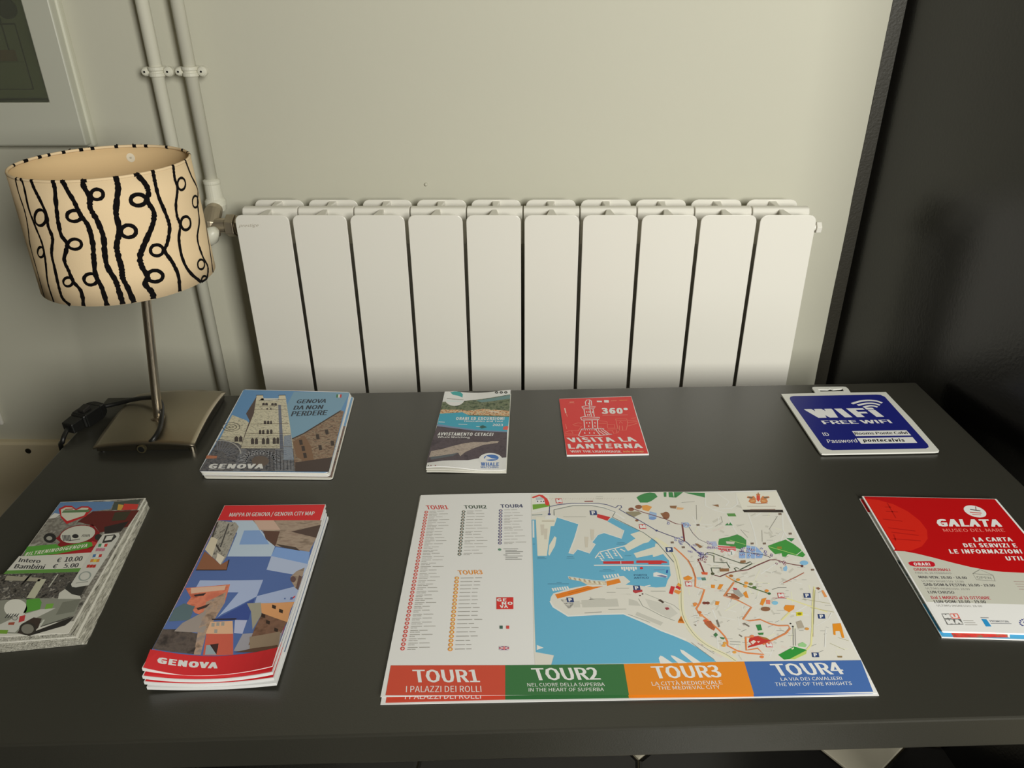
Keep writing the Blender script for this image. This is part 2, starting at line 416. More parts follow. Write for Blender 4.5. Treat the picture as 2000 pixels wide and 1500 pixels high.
# maker's word on the first panel
def walltext(txt, L, R, T, Y, m, parent, name, bold=0.0):
    v, f = glyphs(txt, bold); a = ony(*L, Y); b = ony(*R, Y); c = ony(*T, Y); x0_ = min(p[0] for p in v); x1_ = max(p[0] for p in v)
    t = MB(); t.add([a + (b - a) * ((p[0] - x0_) / (x1_ - x0_)) + (c - a) * (p[1] / CAP) for p in v], f, m); return t.build(name, parent)
walltext('prestige', (467, 443.5), (504, 442.5), (469, 438), RY - .0002, mat('grey_lettering', (168, 158, 140), .5), rad, 'lettering')
# connecting valve at the upper left, vent plug at the upper right
vz = ony(440, 442, 1.062).z; vx = RX
mb = MB()
def hexa(x0_, x1_, r, m, cy=1.066, cz=None):
    cz = cz if cz is not None else vz; L = [(cy + r * math.cos(math.radians(60 * kk + 30)), cz + r * math.sin(math.radians(60 * kk + 30))) for kk in range(6)]
    mb.prism([(x0_, y, z) for y, z in L], [(x1_, y, z) for y, z in L], m)
hexa(vx - .013, vx + .001, .0150, M_brass); hexa(vx - .0265, vx - .0145, .0165, M_brass)
mb.tube([(vx - .05, 1.066, vz), (vx + .002, 1.066, vz)], .0105, M_brass, 20)
mb.tube([(-.468, 1.066, vz - .016), (-.468, 1.066, vz + .002), (-.468, 1.085, vz + .014), (-.469, 1.096, vz + .017), (-.470, 1.103, vz + .024)], [.012, .013, .0125, .011, .009], M_brass, 20)
mb.build('valve', rad, bevel=.0008)
mb = MB(); mb.tube([(-.474, 1.058, vz - .022), (-.464, 1.048, vz - .010), (-.452, 1.043, vz + .000)], [.008, .0135, .006], M_pipe, 16); mb.build('valve_cap', rad, smooth=True)
px_ = ony(1598, 444, 1.062)
mb = MB(); mb.tube([(RX + .8, 1.062, px_.z), (px_.x - .004, 1.062, px_.z)], .0045, M_enamel, 14)
mb.tube([(px_.x - .004, 1.062, px_.z), (px_.x + .003, 1.062, px_.z)], .0085, M_enamel, 6)
mb.tube([(RX + .8, 1.062, px_.z), (RX + .804, 1.062, px_.z)], .014, M_enamel, 6)
mb.build('vent_plug', rad, bevel=.0006)

# ================================================================ PIPES
def pipe(X, z0, z1, lab, flare):
    PY = WY - .030; t = thing('heating_pipe', lab, 'pipe', (X, PY, z0), 'painted heating pipes on the back wall')
    mb = MB(); pts = [(X, PY, z) for z in (z0, z1)]; mb.tube(pts, .0086, M_pipe, 24, caps=True); mb.build('pipe', t, smooth=False)
    for o in list(t.children):
        for p in o.data.polygons: p.use_smooth = len(p.vertices) == 4
    if flare:
        mb = MB(); mb.tube([(X, PY, z0 - .004), (X, PY, z0 + .004), (X, PY, z0 + .010), (X, PY, z0 + .014), (X, PY, z0 + .034), (X, PY, z0 + .036), (X, PY, z0 + .040), (X, PY, z0 + .042)],
                           [.0135, .0155, .0150, .0120, .0112, .0120, .0120, .0088], M_pipe, 24); mb.build('collar', t)
    zc = CZ - .112
    mb = MB(); mb.tube([(X, PY, zc - .0065), (X, PY, zc - .006), (X, PY, zc - .002), (X, PY, zc - .001), (X, PY, zc + .001), (X, PY, zc + .002), (X, PY, zc + .006), (X, PY, zc + .0065)],
                       [.0090, .0108, .0108, .0095, .0095, .0108, .0108, .0090], M_pipe, 24)
    mb.box((X - .016, PY + .001, zc - .006), (X + .018, PY + .004, zc + .006), M_pipe)
    mb.tube([(X, PY + .004, zc), (X, WY, zc)], .004, M_pipe, 10)
    cl = mb.build('pipe_clip', t, bevel=.0004)
    for sx, r in ((-.0150, .0058), (.0165, .0068)):
        mb = MB(); mb.tube([(X + sx, PY + .004, zc), (X + sx, PY - .002, zc), (X + sx, PY - .0045, zc), (X + sx, PY - .0052, zc)], [r, r, r * .75, r * .3], M_pipe, 16)
        mb.tube([(X + sx, PY - .0056, zc), (X + sx, PY - .004, zc)], .0014, M_cable, 8)
        mb.build('screw', cl, smooth=False)
pipe(-.5165, 0.0, 2.7, 'left painted heating pipe running down behind the lamp shade to the floor', False)
pipe(-.4700, ony(433, 403, 1.11).z, 2.7, 'right painted heating pipe ending in a flared collar at the radiator valve', True)

# ================================================================ ELECTRICAL CABINET
cab = thing('electrical_cabinet', 'white wall cabinet with smoked glass door at the upper left corner', 'cabinet', (-.93, WY, .71))
X1, Z0, X0_, Z1 = -.640, CZ - .2155, -1.05, 1.42; ix1, iz0, ix0, iz1 = -.681, CZ - .1515, -1.15, 1.36; FY = WY - .026
mb = MB()
def ring(mb, x0, x1, z0, z1, a0, a1, b0, b1, y0, y1, m):
    O = [(x0, z0), (x1, z0), (x1, z1), (x0, z1)]; I = [(a0, b0), (a1, b0), (a1, b1), (a0, b1)]; vs = [(x, y, z) for y in (y0, y1) for L in (O, I) for x, z in L]; fs = []
    for i in range(4):
        j = (i + 1) % 4; fs += [(i, j, 4 + j, 4 + i), (8 + i, 12 + i, 12 + j, 8 + j), (i, 8 + i, 8 + j, j), (4 + i, 4 + j, 12 + j, 12 + i)]
    mb.add(vs, fs, m)
ring(mb, X0_ + .006, X1 - .0035, Z0 + .004, Z1 - .006, ix0, ix1, iz0, iz1, FY, WY, mat('cabinet_paint', (200, 200, 186), .40))
mb.build('frame', cab, bevel=.0025)
mb = MB(); ring(mb, X0_, X1, Z0, Z1, X0_ + .01, X1 - .008, Z0 + .008, Z1 - .01, WY - .012, WY, mat('cabinet_edge', (214, 213, 196), .35)); mb.build('casing', cab, bevel=.003)
cg = mat('cabinet_inner', (126, 130, 108), .5); cg2 = mat('cabinet_inner_dark', (44, 42, 32), .6); cbr = mat('cabinet_brown', (120, 92, 70), .5)
mb = MB(); mb.box((ix0, WY - .004, iz0), (ix1, WY - .001, iz1), cg2); mb.build('back_panel', cab)
mb = MB(); mb.box((ix0, WY - .016, iz0 + .004), (ix1 - .004, WY - .013, iz1), cg)
mb.box((ix0, WY - .020, iz0 + .017), (ix1 - .023, WY - .016, iz0 + .052), cg); mb.build('inner_door', cab, bevel=.001)
mb = MB(); ring(mb, ix0, ix1 - .0215, iz0 + .0155, iz0 + .10, ix0, ix1 - .023, iz0 + .017, iz0 + .098, WY - .0164, WY - .0158, cg2); ring(mb, ix0, ix1 - .038, iz0 + .060, iz0 + .21, ix0, ix1 - .0395, iz0 + .0615, iz0 + .208, WY - .0200, WY - .0188, cg2); mb.build('panel_gap', cab)
mb = MB(); mb.box((ix0, WY - .0215, iz0 + .053), (ix1 - .032, WY - .016, iz0 + .067), cbr); mb.box((ix0, WY - .019, iz0 + .072), (ix1 - .045, WY - .016, iz0 + .2), cg); mb.build('breaker_strip', cab, bevel=.0008)
mb = MB(); mb.tube([(ix1 - .026, WY - .021, iz0 + .118), (ix1 - .026, WY - .012, iz0 + .118)], .013, mat('lock_black', (16, 16, 15), .4), 20); mb.build('lock', cab)
gl = mat('smoked_glass', (196, 200, 180), .04); b = gl.node_tree.nodes['Principled BSDF']; b.inputs['Transmission Weight'].default_value = 0.9; b.inputs['IOR'].default_value = 1.3
mb = MB(); mb.box((ix0 - .002, WY - .0248, iz0 - .001), (ix1 + .001, WY - .0228, iz1 + .002), gl); mb.build('glass', cab)
# socket plate at the far left
sk = thing('wall_socket', 'white socket plate on the wall at the left edge above the skirting', 'socket', (-.98, WY, .236))
cpt = ony(4, 828, WY - .008)
mb = MB(); mb.box((cpt.x - .082, WY - .008, cpt.z - .004), (cpt.x, WY, cpt.z + .078), M_enamel); mb.build('plate', sk, bevel=.003)
mb = MB()
for dx in (-.06, -.041, -.022): mb.tube([(cpt.x + dx, WY - .0085, cpt.z + .037), (cpt.x + dx, WY - .006, cpt.z + .037)], .0025, M_cable, 10)
mb.build('socket_hole', sk)

# ================================================================ LAMP
LX, LY = -.442, .781
lamp = thing('table_lamp', 'table lamp with cream drum shade patterned in black squiggles and square metal foot', 'lamp', (-.448, .775, TT))
def lc(u, v):                                    # arched square foot
    a = Vector((-.5035, .835)); b = Vector((-.3925, .843)); c = Vector((-.3835, .716)); d = Vector((-.4965, .710))
    p = a * (1 - u) * (1 - v) + b * u * (1 - v) + c * u * v + d * (1 - u) * v
    return p, TT + .0085 + .0045 * 4 * u * (1 - u) + .0052 * 4 * v * (1 - v)
N = 20; W = N + 1; vs = []
for j in range(W):
    for i in range(W):
        p, z = lc(i / N, j / N); vs.append((p.x, p.y, z))
for j in range(W):
    for i in range(W):
        p, z = lc(i / N, j / N); vs.append((p.x, p.y, z - .0016))
nn = W * W; fs = []
for j in range(N):
    for i in range(N):
        a = j * W + i; fs.append((a, a + W, a + W + 1, a + 1)); fs.append((nn + a, nn + a + 1, nn + a + W + 1, nn + a + W))
rim = list(range(W)) + [j * W + N for j in range(1, W)] + [N * W + i for i in range(N - 1, -1, -1)] + [j * W for j in range(N - 1, 0, -1)]
for a, b_ in zip(rim, rim[1:] + rim[:1]): fs.append((a, b_, nn + b_, nn + a))
mb = MB(); mb.add(vs, fs, M_nickel); base = mb.build('base', lamp, smooth=False)
for p in base.data.polygons[:2 * N * N]: p.use_smooth = True
mb = MB(); ns = 12; lo_, hi_ = [], []
for e in ((.015, .97, .985, .97), (.985, .97, .985, .03), (.985, .03, .015, .03), (.015, .03, .015, .97)):
    for kx in range(ns):
        u = e[0] + (e[2] - e[0]) * kx / ns; v = e[1] + (e[3] - e[1]) * kx / ns; p, z = lc(u, v); lo_.append((p.x, p.y, TT + .0015)); hi_.append((p.x, p.y, z - .0014))
ln_ = len(lo_); mb.add(lo_ + hi_, [(i, (i + 1) % ln_, ln_ + (i + 1) % ln_, ln_ + i) for i in range(ln_)], mat('foot_skirt', (58, 54, 44), .4, metal=.7)); mb.build('skirt', base)
for u, v in ((.05, .05), (.95, .05), (.965, .965), (.06, .94)):
    p, z = lc(u, v); mb = MB(); mb.tube([(p.x, p.y, TT), (p.x, p.y, z - .001)], .0035, M_nickel if u > .96 else M_cable, 12); mb.build('foot', base)
p0 = onz(308, 815, TT + .018); ptop = Vector((-.4275, .779, TT + .185)); dv = (ptop - p0)
mb = MB(); mb.tube([p0 - Vector((0, 0, .004)), p0 + dv], .0052, M_nickel, 24); mb.tube([p0 - Vector((0, 0, .003)), p0 + Vector((0, 0, .001)), p0 + Vector((0, 0, .0022))], [.0078, .0078, .0062], M_nickel, 24)
mb.build('pole', lamp, smooth=False)
SB, ST, rB, rT = CZ - .2875, CZ - .1650, .0878, .0852
def rz(z): return rB + (rT - rB) * (z - SB) / (ST - SB)
M_shade = mat('shade_fabric', (240, 214, 174), .85, spec=.15, bump=.10, bscale=1500)
M_shin = mat('shade_lining', (226, 196, 150), .8, spec=.15)
M_pat = mat('shade_black_print', (14, 11, 12), .8, spec=.1)
nS = 96; mb = MB(); vs = []; zs = [SB, SB + .03, SB + .06, SB + .09, ST]
for z in zs:
    for k_ in range(nS): a = 2 * math.pi * k_ / nS; vs.append((LX + rz(z) * math.cos(a), LY + rz(z) * math.sin(a), z))
o_ = len(vs)
for z in zs:
    for k_ in range(nS): a = 2 * math.pi * k_ / nS; vs.append((LX + (rz(z) - .0008) * math.cos(a), LY + (rz(z) - .0008) * math.sin(a), z))
fo = [(r * nS + k_, r * nS + (k_ + 1) % nS, (r + 1) * nS + (k_ + 1) % nS, (r + 1) * nS + k_) for r in range(4) for k_ in range(nS)]
fi = [(o_ + r * nS + k_, o_ + (r + 1) * nS + k_, o_ + (r + 1) * nS + (k_ + 1) % nS, o_ + r * nS + (k_ + 1) % nS) for r in range(4) for k_ in range(nS)]
fb = [(k_, o_ + k_, o_ + (k_ + 1) % nS, (k_ + 1) % nS) for k_ in range(nS)] + [(4 * nS + k_, 4 * nS + (k_ + 1) % nS, o_ + 4 * nS + (k_ + 1) % nS, o_ + 4 * nS + k_) for k_ in range(nS)]
mb.v = [Vector(v) for v in vs]; mb.f = fo + fi + fb; mb.mats = [M_shade, M_shin]; mb.m = [0] * len(fo) + [1] * len(fi) + [0] * len(fb)
shade = mb.build('shade', lamp, smooth=True)
def cyl(px, py, far=False):
    v = ray(px, py); r = .0865
    for _ in range(3):
        A = v.x ** 2 + v.y ** 2; B = -2 * (v.x * LX + v.y * LY); C_ = LX ** 2 + LY ** 2 - r * r; D = max(0, B * B - 4 * A * C_)
        t = (-B + (1 if far else -1) * math.sqrt(D)) / (2 * A); z = CZ + v.z * t; r = rz(z)
    x, y = v.x * t - LX, v.y * t - LY
    return math.atan2(y, x), z
K4 = 4.1667
pat = MB(); RIMD = []
def on_shade(pts2, fs, m=M_pat, inner=False, off=.00035):
    for rot in ((0,) if inner else (0, math.pi)):
        pat_.add([(LX + (rz(z) + off) * math.cos(s_ / .0865 + rot), LY + (rz(z) + off) * math.sin(s_ / .0865 + rot), z) for s_, z in pts2], fs, m)
pat_ = pat
def trace(pts, wpx, closed=False):
    q = []
    for x, y in pts:
        th, z = cyl(x / K4, 250 + y / K4)
        if th > math.pi / 2: th -= 2 * math.pi
        q.append((th * .0865, z))
    if not closed:
        q[0] = (q[0][0], max(q[0][1], ST - .0005)) if q[0][1] > ST - .012 else q[0]
        q[-1] = (q[-1][0], SB + .0004) if q[-1][1] < SB + .010 else q[-1]
    if not closed and q[0][1] > ST - .001: RIMD.append((q[0][0] / .0865, wpx * .00012 / .0865))
    q = smooth_path([Vector((a, b_)) for a, b_ in q], 8)
    q = [(p.x, min(ST, max(SB + .0003, p.y))) for p in q]
    wd = [wpx * .00012 * random.uniform(.82, 1.18) for _ in q]
    on_shade(*ribbon(q, wd, False, .08))
def loop(cx, cy, rx, ry, wpx=22):
    q = []
    for k_ in range(20):
        a = 2 * math.pi * k_ / 20; th, z = cyl((cx + rx * math.cos(a)) / K4, 250 + (cy + ry * math.sin(a)) / K4)
        if th > math.pi / 2: th -= 2 * math.pi
        q.append((th * .0865, min(ST, max(SB + .0003, z))))
    on_shade(*ribbon(q, wpx * .000118, True, .12))
for w_, L_ in ((18, [(112, 335), (150, 510), (205, 680), (232, 820), (250, 960), (310, 1180), (355, 1350)]),
               (24, [(150, 350), (195, 470), (235, 650), (290, 800), (345, 940), (372, 1080), (392, 1260), (432, 1385)]),
               (31, [(240, 375), (275, 480), (330, 590), (378, 700), (395, 800), (430, 900), (422, 1020), (445, 1130), (480, 1290), (512, 1385), (570, 1425)]),
               (34, [(420, 395), (445, 480), (458, 620), (475, 760), (500, 870), (548, 950), (525, 1070), (560, 1160), (600, 1250), (662, 1330), (680, 1440)]),
               (38, [(500, 400), (540, 490), (610, 610), (650, 700), (720, 800), (755, 940), (765, 1060), (780, 1200), (830, 1300), (872, 1440)]),
               (41, [(675, 400), (680, 470), (730, 560), (735, 650), (790, 750), (840, 880), (855, 1040), (880, 1140), (940, 1240), (970, 1330), (1002, 1437)]),
               (42, [(940, 390), (960, 480), (950, 600), (945, 700), (972, 830), (950, 950), (965, 1050), (988, 1130), (1000, 1220), (1040, 1300), (1092, 1425)]),
               (44, [(1110, 375), (1185, 460), (1208, 530), (1195, 590), (1250, 680), (1243, 780), (1185, 920), (1140, 1040), (1152, 1120), (1200, 1210), (1182, 1270), (1238, 1340), (1252, 1400)]),
               (33, [(1245, 360), (1260, 440), (1290, 560), (1340, 680), (1378, 800), (1362, 930), (1340, 1000), (1400, 1090), (1450, 1200), (1468, 1352)]),
               (29, [(1410, 320), (1420, 410), (1442, 490), (1430, 620), (1440, 720), (1465, 790), (1455, 900), (1480, 1050), (1540, 1170), (1640, 1275)]),
               (26, [(1515, 295), (1560, 400), (1606, 500), (1605, 600), (1620, 750), (1605, 900), (1650, 1050), (1690, 1130), (1690, 1250)]),
               (22, [(1590, 260), (1630, 400), (1665, 640), (1692, 900), (1738, 1200)])): trace(L_, w_)
for a in ((330, 730, 46, 65, 24), (605, 715, 60, 45, 28), (790, 540, 50, 42, 28), (1125, 585, 62, 46, 34), (1045, 840, 62, 50, 32), (610, 945, 55, 42, 26), (1275, 995, 52, 46, 28), (1260, 1205, 64, 46, 32),
          (740, 1230, 56, 46, 28), (555, 1252, 38, 36, 22), (335, 1010, 26, 42, 20), (1475, 455, 32, 50, 22), (1588, 600, 24, 48, 20), (1510, 775, 40, 55, 26), (1635, 1110, 28, 40, 20), (1662, 1240, 24, 36, 20)): loop(*a)
pat.build('pattern', shade)
mb = MB(); nS2 = 96
def rimring(mb, r, z, rr, m, a0=0, a1=2 * math.pi, n=nS2):
    full = abs(a1 - a0 - 2 * math.pi) < 1e-6
    vs = []; n_ = n if full else n + 1
    for k_ in range(n_):
        a = a0 + (a1 - a0) * k_ / n
        for j in range(8):
            b_ = 2 * math.pi * j / 8; vs.append((LX + (r + rr * math.cos(b_)) * math.cos(a), LY + (r + rr * math.cos(b_)) * math.sin(a), z + rr * math.sin(b_) * 1.2))
    fs = [((k_ % n_) * 8 + j, ((k_ + 1) % n_) * 8 + j, ((k_ + 1) % n_) * 8 + (j + 1) % 8, (k_ % n_) * 8 + (j + 1) % 8) for k_ in range(n) for j in range(8)]
    mb.add(vs, fs, m)
rimring(mb, rT - .0009, ST, .0013, M_shade)
for x, y in ((118, 1285), (135, 1252), (165, 1247), (240, 1215), (310, 1195), (445, 1172), (605, 1150), (715, 1143), (910, 1137), (1045, 1137), (1125, 1140), (1275, 1150), (1420, 1168), (1485, 1185), (1520, 1200)):
    p = onz(x / 4, y / 4, ST + .001); th = math.atan2(p.y - LY, p.x - LX); rimring(mb, rT - .0009, ST, .00145, M_pat, th - random.uniform(.018, .03), th + random.uniform(.018, .03), 4)
for th, w_ in RIMD: rimring(mb, rT - .0009, ST, .00145, M_pat, th - w_ / 2, th + w_ / 2, 4)
rm = mb.build('rim', shade, smooth=True)
mb = MB(); th, z = cyl(256, 307.5, True)
def inner(s_, t_):                                # s to the viewer's right, t up, on the inside of the far wall
    a = th - s_ / rT; r = rz(z + t_) - .0012; return (LX + r * math.cos(a), LY + r * math.sin(a), z + t_)
mb.add([inner(.0046 * math.cos(2 * math.pi * k_ / 20), .0050 * math.sin(2 * math.pi * k_ / 20)) for k_ in range(20)], [tuple(range(20))], mat('sticker_white', (236, 226, 204), .6))
v, f = glyphs('20', .01); x0_ = min(p[0] for p in v); x1_ = max(p[0] for p in v)
def inner2(s_, t_): q_ = Vector(inner(s_, t_)); c_ = Vector((LX, LY, q_.z)); return q_ + (c_ - q_).normalized() * .0004
mb.add([inner2(-(p[0] - (x0_ + x1_) / 2) * .0064, -(p[1] - CAP / 2) * .0064) for p in v], f, M_pat); mb.build('sticker', shade)
mb = MB(); tp = Vector((LX, LY, SB + .018)); mb.tube([ptop - Vector((.001, 0, .004)), tp, tp + Vector((0, 0, .03))], [.011, .012, .012], M_cable, 20)
for k_ in range(3):
    a = 2 * math.pi * k_ / 3 + .5; mb.tube([tp, (LX + (rB - .003) * math.cos(a), LY + (rB - .003) * math.sin(a), SB + .006)], .0012, M_nickel, 8)
mb.build('bulb_holder', lamp)
# cord with in-line switch
def C6(x, y, h): return onz(120 + x / 6.25, 740 + y / 6.25, TT + h)
cord = [C6(985, 850, .004), C6(1040, 800, .007), C6(1110, 750, .014), C6(1180, 650, .019), C6(1212, 560, .021), C6(1228, 420, .025), C6(1222, 320, .028), C6(1195, 262, .030), C6(1150, 232, .030), C6(1080, 228, .028), C6(950, 240, .022), C6(800, 270, .016), C6(660, 305, .012), C6(520, 335, .011)]
mb = MB(); mb.tube(smooth_path(cord, 6), .0027, M_cable, 12)
s1 = C6(480, 340, .011); s0 = C6(85, 600, .009)
cord2 = [s0, C6(40, 680, .008), C6(12, 770, .002), C6(2, 850, -.012), C6(2, 850, -.012) + Vector((0, 0, -.06)), C6(2, 850, 0) + Vector((-.02, .03, -.30)), C6(2, 850, 0) + Vector((-.03, .16, -.435))]
mb.tube(smooth_path(cord2, 6), .0027, M_cable, 12); mb.build('cord', lamp, smooth=True)
ax = (s1 - s0); ln = ax.length; ax = ax.normalized(); sd = Vector((-ax.y, ax.x, 0)).normalized(); up = ax.cross(sd).normalized()
if up.z < 0: up = -up
mb = MB()
def sec(t, hw, hh, dz=0): c_ = s0 + ax * (ln * t) + up * dz; return [c_ - sd * hw - up * hh, c_ + sd * hw - up * hh, c_ + sd * hw + up * hh, c_ - sd * hw + up * hh]
prof = [(-.02, .0078, .0064), (.30, .0092, .0072), (.36, .0108, .0088), (.80, .0112, .0092), (.95, .0095, .0078), (1.04, .0070, .0056)]
for (t0, a0, b0), (t1, a1, b1) in zip(prof, prof[1:]): mb.prism(sec(t0, a0, b0), sec(t1, a1, b1), M_cable)
sw = mb.build('switch', lamp, bevel=.0014)
mb = MB(); mb.prism(sec(.44, .0050, .002, .0098), sec(.66, .0050, .0034, .0104), mat('switch_rocker', (38, 36, 34), .35)); mb.build('rocker', sw, bevel=.001)
mb = MB(); pc = C6(985, 848, .006); mb.tube([pc + Vector((0, .001, 0)), pc + Vector((0, -.0022, 0))], .0052, mat('grommet', (120, 112, 84), .35, metal=.8), 20); mb.tube([pc + Vector((0, -.001, 0)), pc + Vector((0, -.0026, 0))], .0036, M_cable, 16); mb.build('grommet', lamp)

# ================================================================ LEAFLETS, MAPS, SIGN
WHT = (226, 224, 214)
def leaf(sh, name, label, cat, group=None):
    c = sh.xy(.5, .5); return thing(name, label, cat, (c.x, c.y, TT), group)
def wv(sh, du, dv): return sh.U.normalized() * du + sh.V.normalized() * dv

# ---- wireless sign: white plastic card with a hanging tab
sg = Sheet([(1525.6, 769.2), (1730, 765.5), (1834.7, 881), (1605, 886.5)], .0032)
t = leaf(sg, 'wifi_sign', 'white and blue plastic free wifi sign with hanging tab near the right table corner', 'sign')
a = Art(sg).use(1510, 740, 5.882)
outl = [(92, 172), (485, 163), (470, 135), (448, 108), (452, 96), (480, 91), (800, 88), (835, 92), (862, 112), (890, 156), (1295, 150), (1600, 470), (1908, 822), (1902, 832), (1860, 838), (600, 862), (560, 860), (535, 840)]
hole = [(515, 119), (630, 121), (655, 109), (690, 120), (800, 109), (812, 142), (545, 145)]
o_ = [a.W(p) for p in outl]; h_ = [a.W(p) for p in hole]
tr = tessellate_polygon([[Vector((p.x, p.y, 0)) for p in o_], [Vector((p.x, p.y, 0)) for p in h_]])
mb = MB(); al = o_ + h_; z1_, z0_ = sg.z0, sg.z0 - .0018; nA = len(al)
fs = [tuple(x) for x in tr] + [tuple(reversed([i + nA for i in x])) for x in tr]
for s_, n_ in ((0, len(o_)), (len(o_), len(h_))): fs += [(s_ + i, s_ + (i + 1) % n_, nA + s_ + (i + 1) % n_, nA + s_ + i) for i in range(n_)]
mb.add([(p.x, p.y, z1_) for p in al] + [(p.x, p.y, z0_) for p in al], fs, mat('sign_plastic', (226, 226, 220), .3)); mb.build('card', t)
BL = (24, 30, 108); m_bl = ink(BL)
m_bl.node_tree.nodes['Principled BSDF'].inputs['Roughness'].default_value = .3
a.poly([(190, 225), (198, 206), (235, 197), (1180, 181), (1235, 184), (1285, 207), (1778, 755), (1788, 785), (1755, 800), (680, 820), (620, 808), (572, 775), (200, 250)], BL, 1)
W2 = (222, 224, 226)
a.text('WIFi', (494, 444), (1246, 432), (385, 352), W2, 3, .045)
for L_, w_ in (([(905, 286), (1000, 258), (1095, 248), (1190, 256), (1252, 278)], 3.6), ([(972, 304), (1050, 286), (1115, 281), (1175, 286), (1226, 302)], 3.6), ([(1040, 328), (1085, 314), (1125, 310), (1165, 314), (1200, 325)], 3.4)):
    a.line(L_, w_, W2, 3, smooth=4)
a.text('FREE WIFI', (590, 520), (1366, 509), (553, 480), W2, 3, .02)
a.text('ID', (585, 656), (650, 656), (560, 618), W2, 3, .01); a.text('Password', (632, 736), (972, 729), (612, 697), W2, 3, .01)
a.poly([(905, 600), (1530, 590), (1587, 650), (952, 659)], W2, 2); a.poly([(960, 681), (1600, 668), (1657, 735), (1012, 746)], W2, 2)
a.text('Rooms Ponte Calvi', (946, 642), (1548, 633), (932, 614), (20, 20, 24), 4, .02); a.text('pontecalvis', (1045, 722), (1512, 720), (1030, 690), (18, 18, 22), 4, .03)
a.build(t, 'sign_print')

# ---- lighthouse leaflet
ls = Sheet([(1092, 779), (1232.8, 773.6), (1267.5, 886.4), (1106.9, 889)], .0022)
t = leaf(ls, 'lighthouse_leaflet', 'small red lighthouse leaflet with white tower drawing in the middle of the table', 'leaflet')
ls.paper(t, M_paper, .0020); a = Art(ls).use(1070, 750, 9.09)
RD = (198, 52, 52); PK = (222, 122, 104)
a.poly([(200, 266), (700, 250), (1478, 222), (1560, 520), (1780, 1235), (340, 1258), (270, 800)], RD, 1)
for L_ in ([(545, 915), (600, 800), (1000, 790)], [(545, 915), (590, 938), (700, 915), (930, 915), (1150, 890), (1080, 880), (960, 790)], [(840, 800), (930, 910)], [(900, 830), (1010, 905)], [(940, 820), (1060, 895)],
           [(640, 640), (655, 800)], [(785, 640), (800, 800)], [(880, 640), (885, 790)], [(640, 440), (665, 575)], [(745, 440), (775, 575)], [(800, 440), (825, 575)], [(675, 380), (665, 320), (690, 285), (740, 280), (770, 300), (778, 380)], [(740, 290), (742, 440)]):
    a.line(L_, 1.0, WHT, 3)
a.line([(605, 405), (680, 385), (845, 405), (815, 440), (625, 440), (605, 405)], 1.1, WHT, 3); a.line([(582, 595), (640, 580), (920, 595), (900, 635), (600, 640), (582, 595)], 1.3, WHT, 3)
a.line([(620, 610), (890, 612)], .8, WHT, 3); a.line([(630, 420), (820, 420)], .7, WHT, 3)
for x, y in ((690, 495), (730, 495), (705, 550), (735, 550), (790, 500), (690, 690), (740, 690), (835, 690), (725, 750), (835, 750), (655, 870), (740, 870), (820, 870), (720, 350)): a.line([(x, y - 14), (x + 3, y + 14)], 1.0, WHT, 3)
for x in range(620, 960, 40): a.line([(x, 795), (x + 6, 825)], .7, WHT, 3)
for L_ in ([(900, 650), (1050, 670), (1060, 780), (1190, 780), (1180, 720), (1050, 720)], [(1205, 620), (1400, 620), (1420, 700), (1390, 820), (1250, 830), (1205, 620)], [(1270, 700), (1290, 660), (1325, 700)], [(1420, 650), (1580, 640)], [(1480, 610), (1570, 600)],
           [(1400, 750), (1520, 720), (1600, 690)], [(1420, 680), (1590, 670)], [(1040, 830), (1150, 830), (1170, 880), (1230, 870), (1220, 820)], [(900, 700), (1040, 700)], [(900, 765), (960, 765)], [(300, 860), (380, 830), (540, 830), (600, 750), (480, 740), (440, 720), (540, 690), (600, 700)],
           [(290, 910), (540, 905)], [(300, 880), (450, 885), (420, 830)], [(1270, 740), (1270, 820)], [(1320, 740), (1330, 820)], [(1230, 650), (1390, 650)], [(1060, 800), (1240, 800), (1260, 860)]): a.line(L_, .65, PK, 2)
a.text('360°', (972, 525), (1420, 525), (962, 432), WHT, 3, .035); a.line([(970, 555), (1415, 548)], .5, (226, 170, 160), 2)
a.text('VISITA LA', (402, 1034), (1572, 1018), (342, 958), WHT, 3, .03); a.text('LANTERNA', (383, 1146), (1678, 1136), (364, 1070), WHT, 3, .03)
a.text('VISIT THE LIGHTHOUSE', (415, 1216), (1312, 1218), (392, 1180), WHT, 3, .02); a.text('info & map', (1345, 1214), (1702, 1210), (1335, 1186), (226, 196, 130), 3)
for L_, w_, c_ in (([(870, 310), (960, 312)], 3.6, WHT), ([(1000, 308), (1082, 310)], 6, WHT), ([(1120, 300), (1220, 298)], .6, (226, 160, 120)), ([(1270, 292), (1410, 288)], .9, (222, 150, 70)), ([(385, 325), (465, 322)], 2.5, PK), ([(360, 350), (480, 350)], .5, PK), ([(300, 430), (320, 520)], 1.6, (226, 170, 160)), ([(330, 530), (345, 580)], .8, PK), ([(315, 710), (335, 800)], .5, PK)): a.line(L_, w_, c_, 2)
a.build(t)

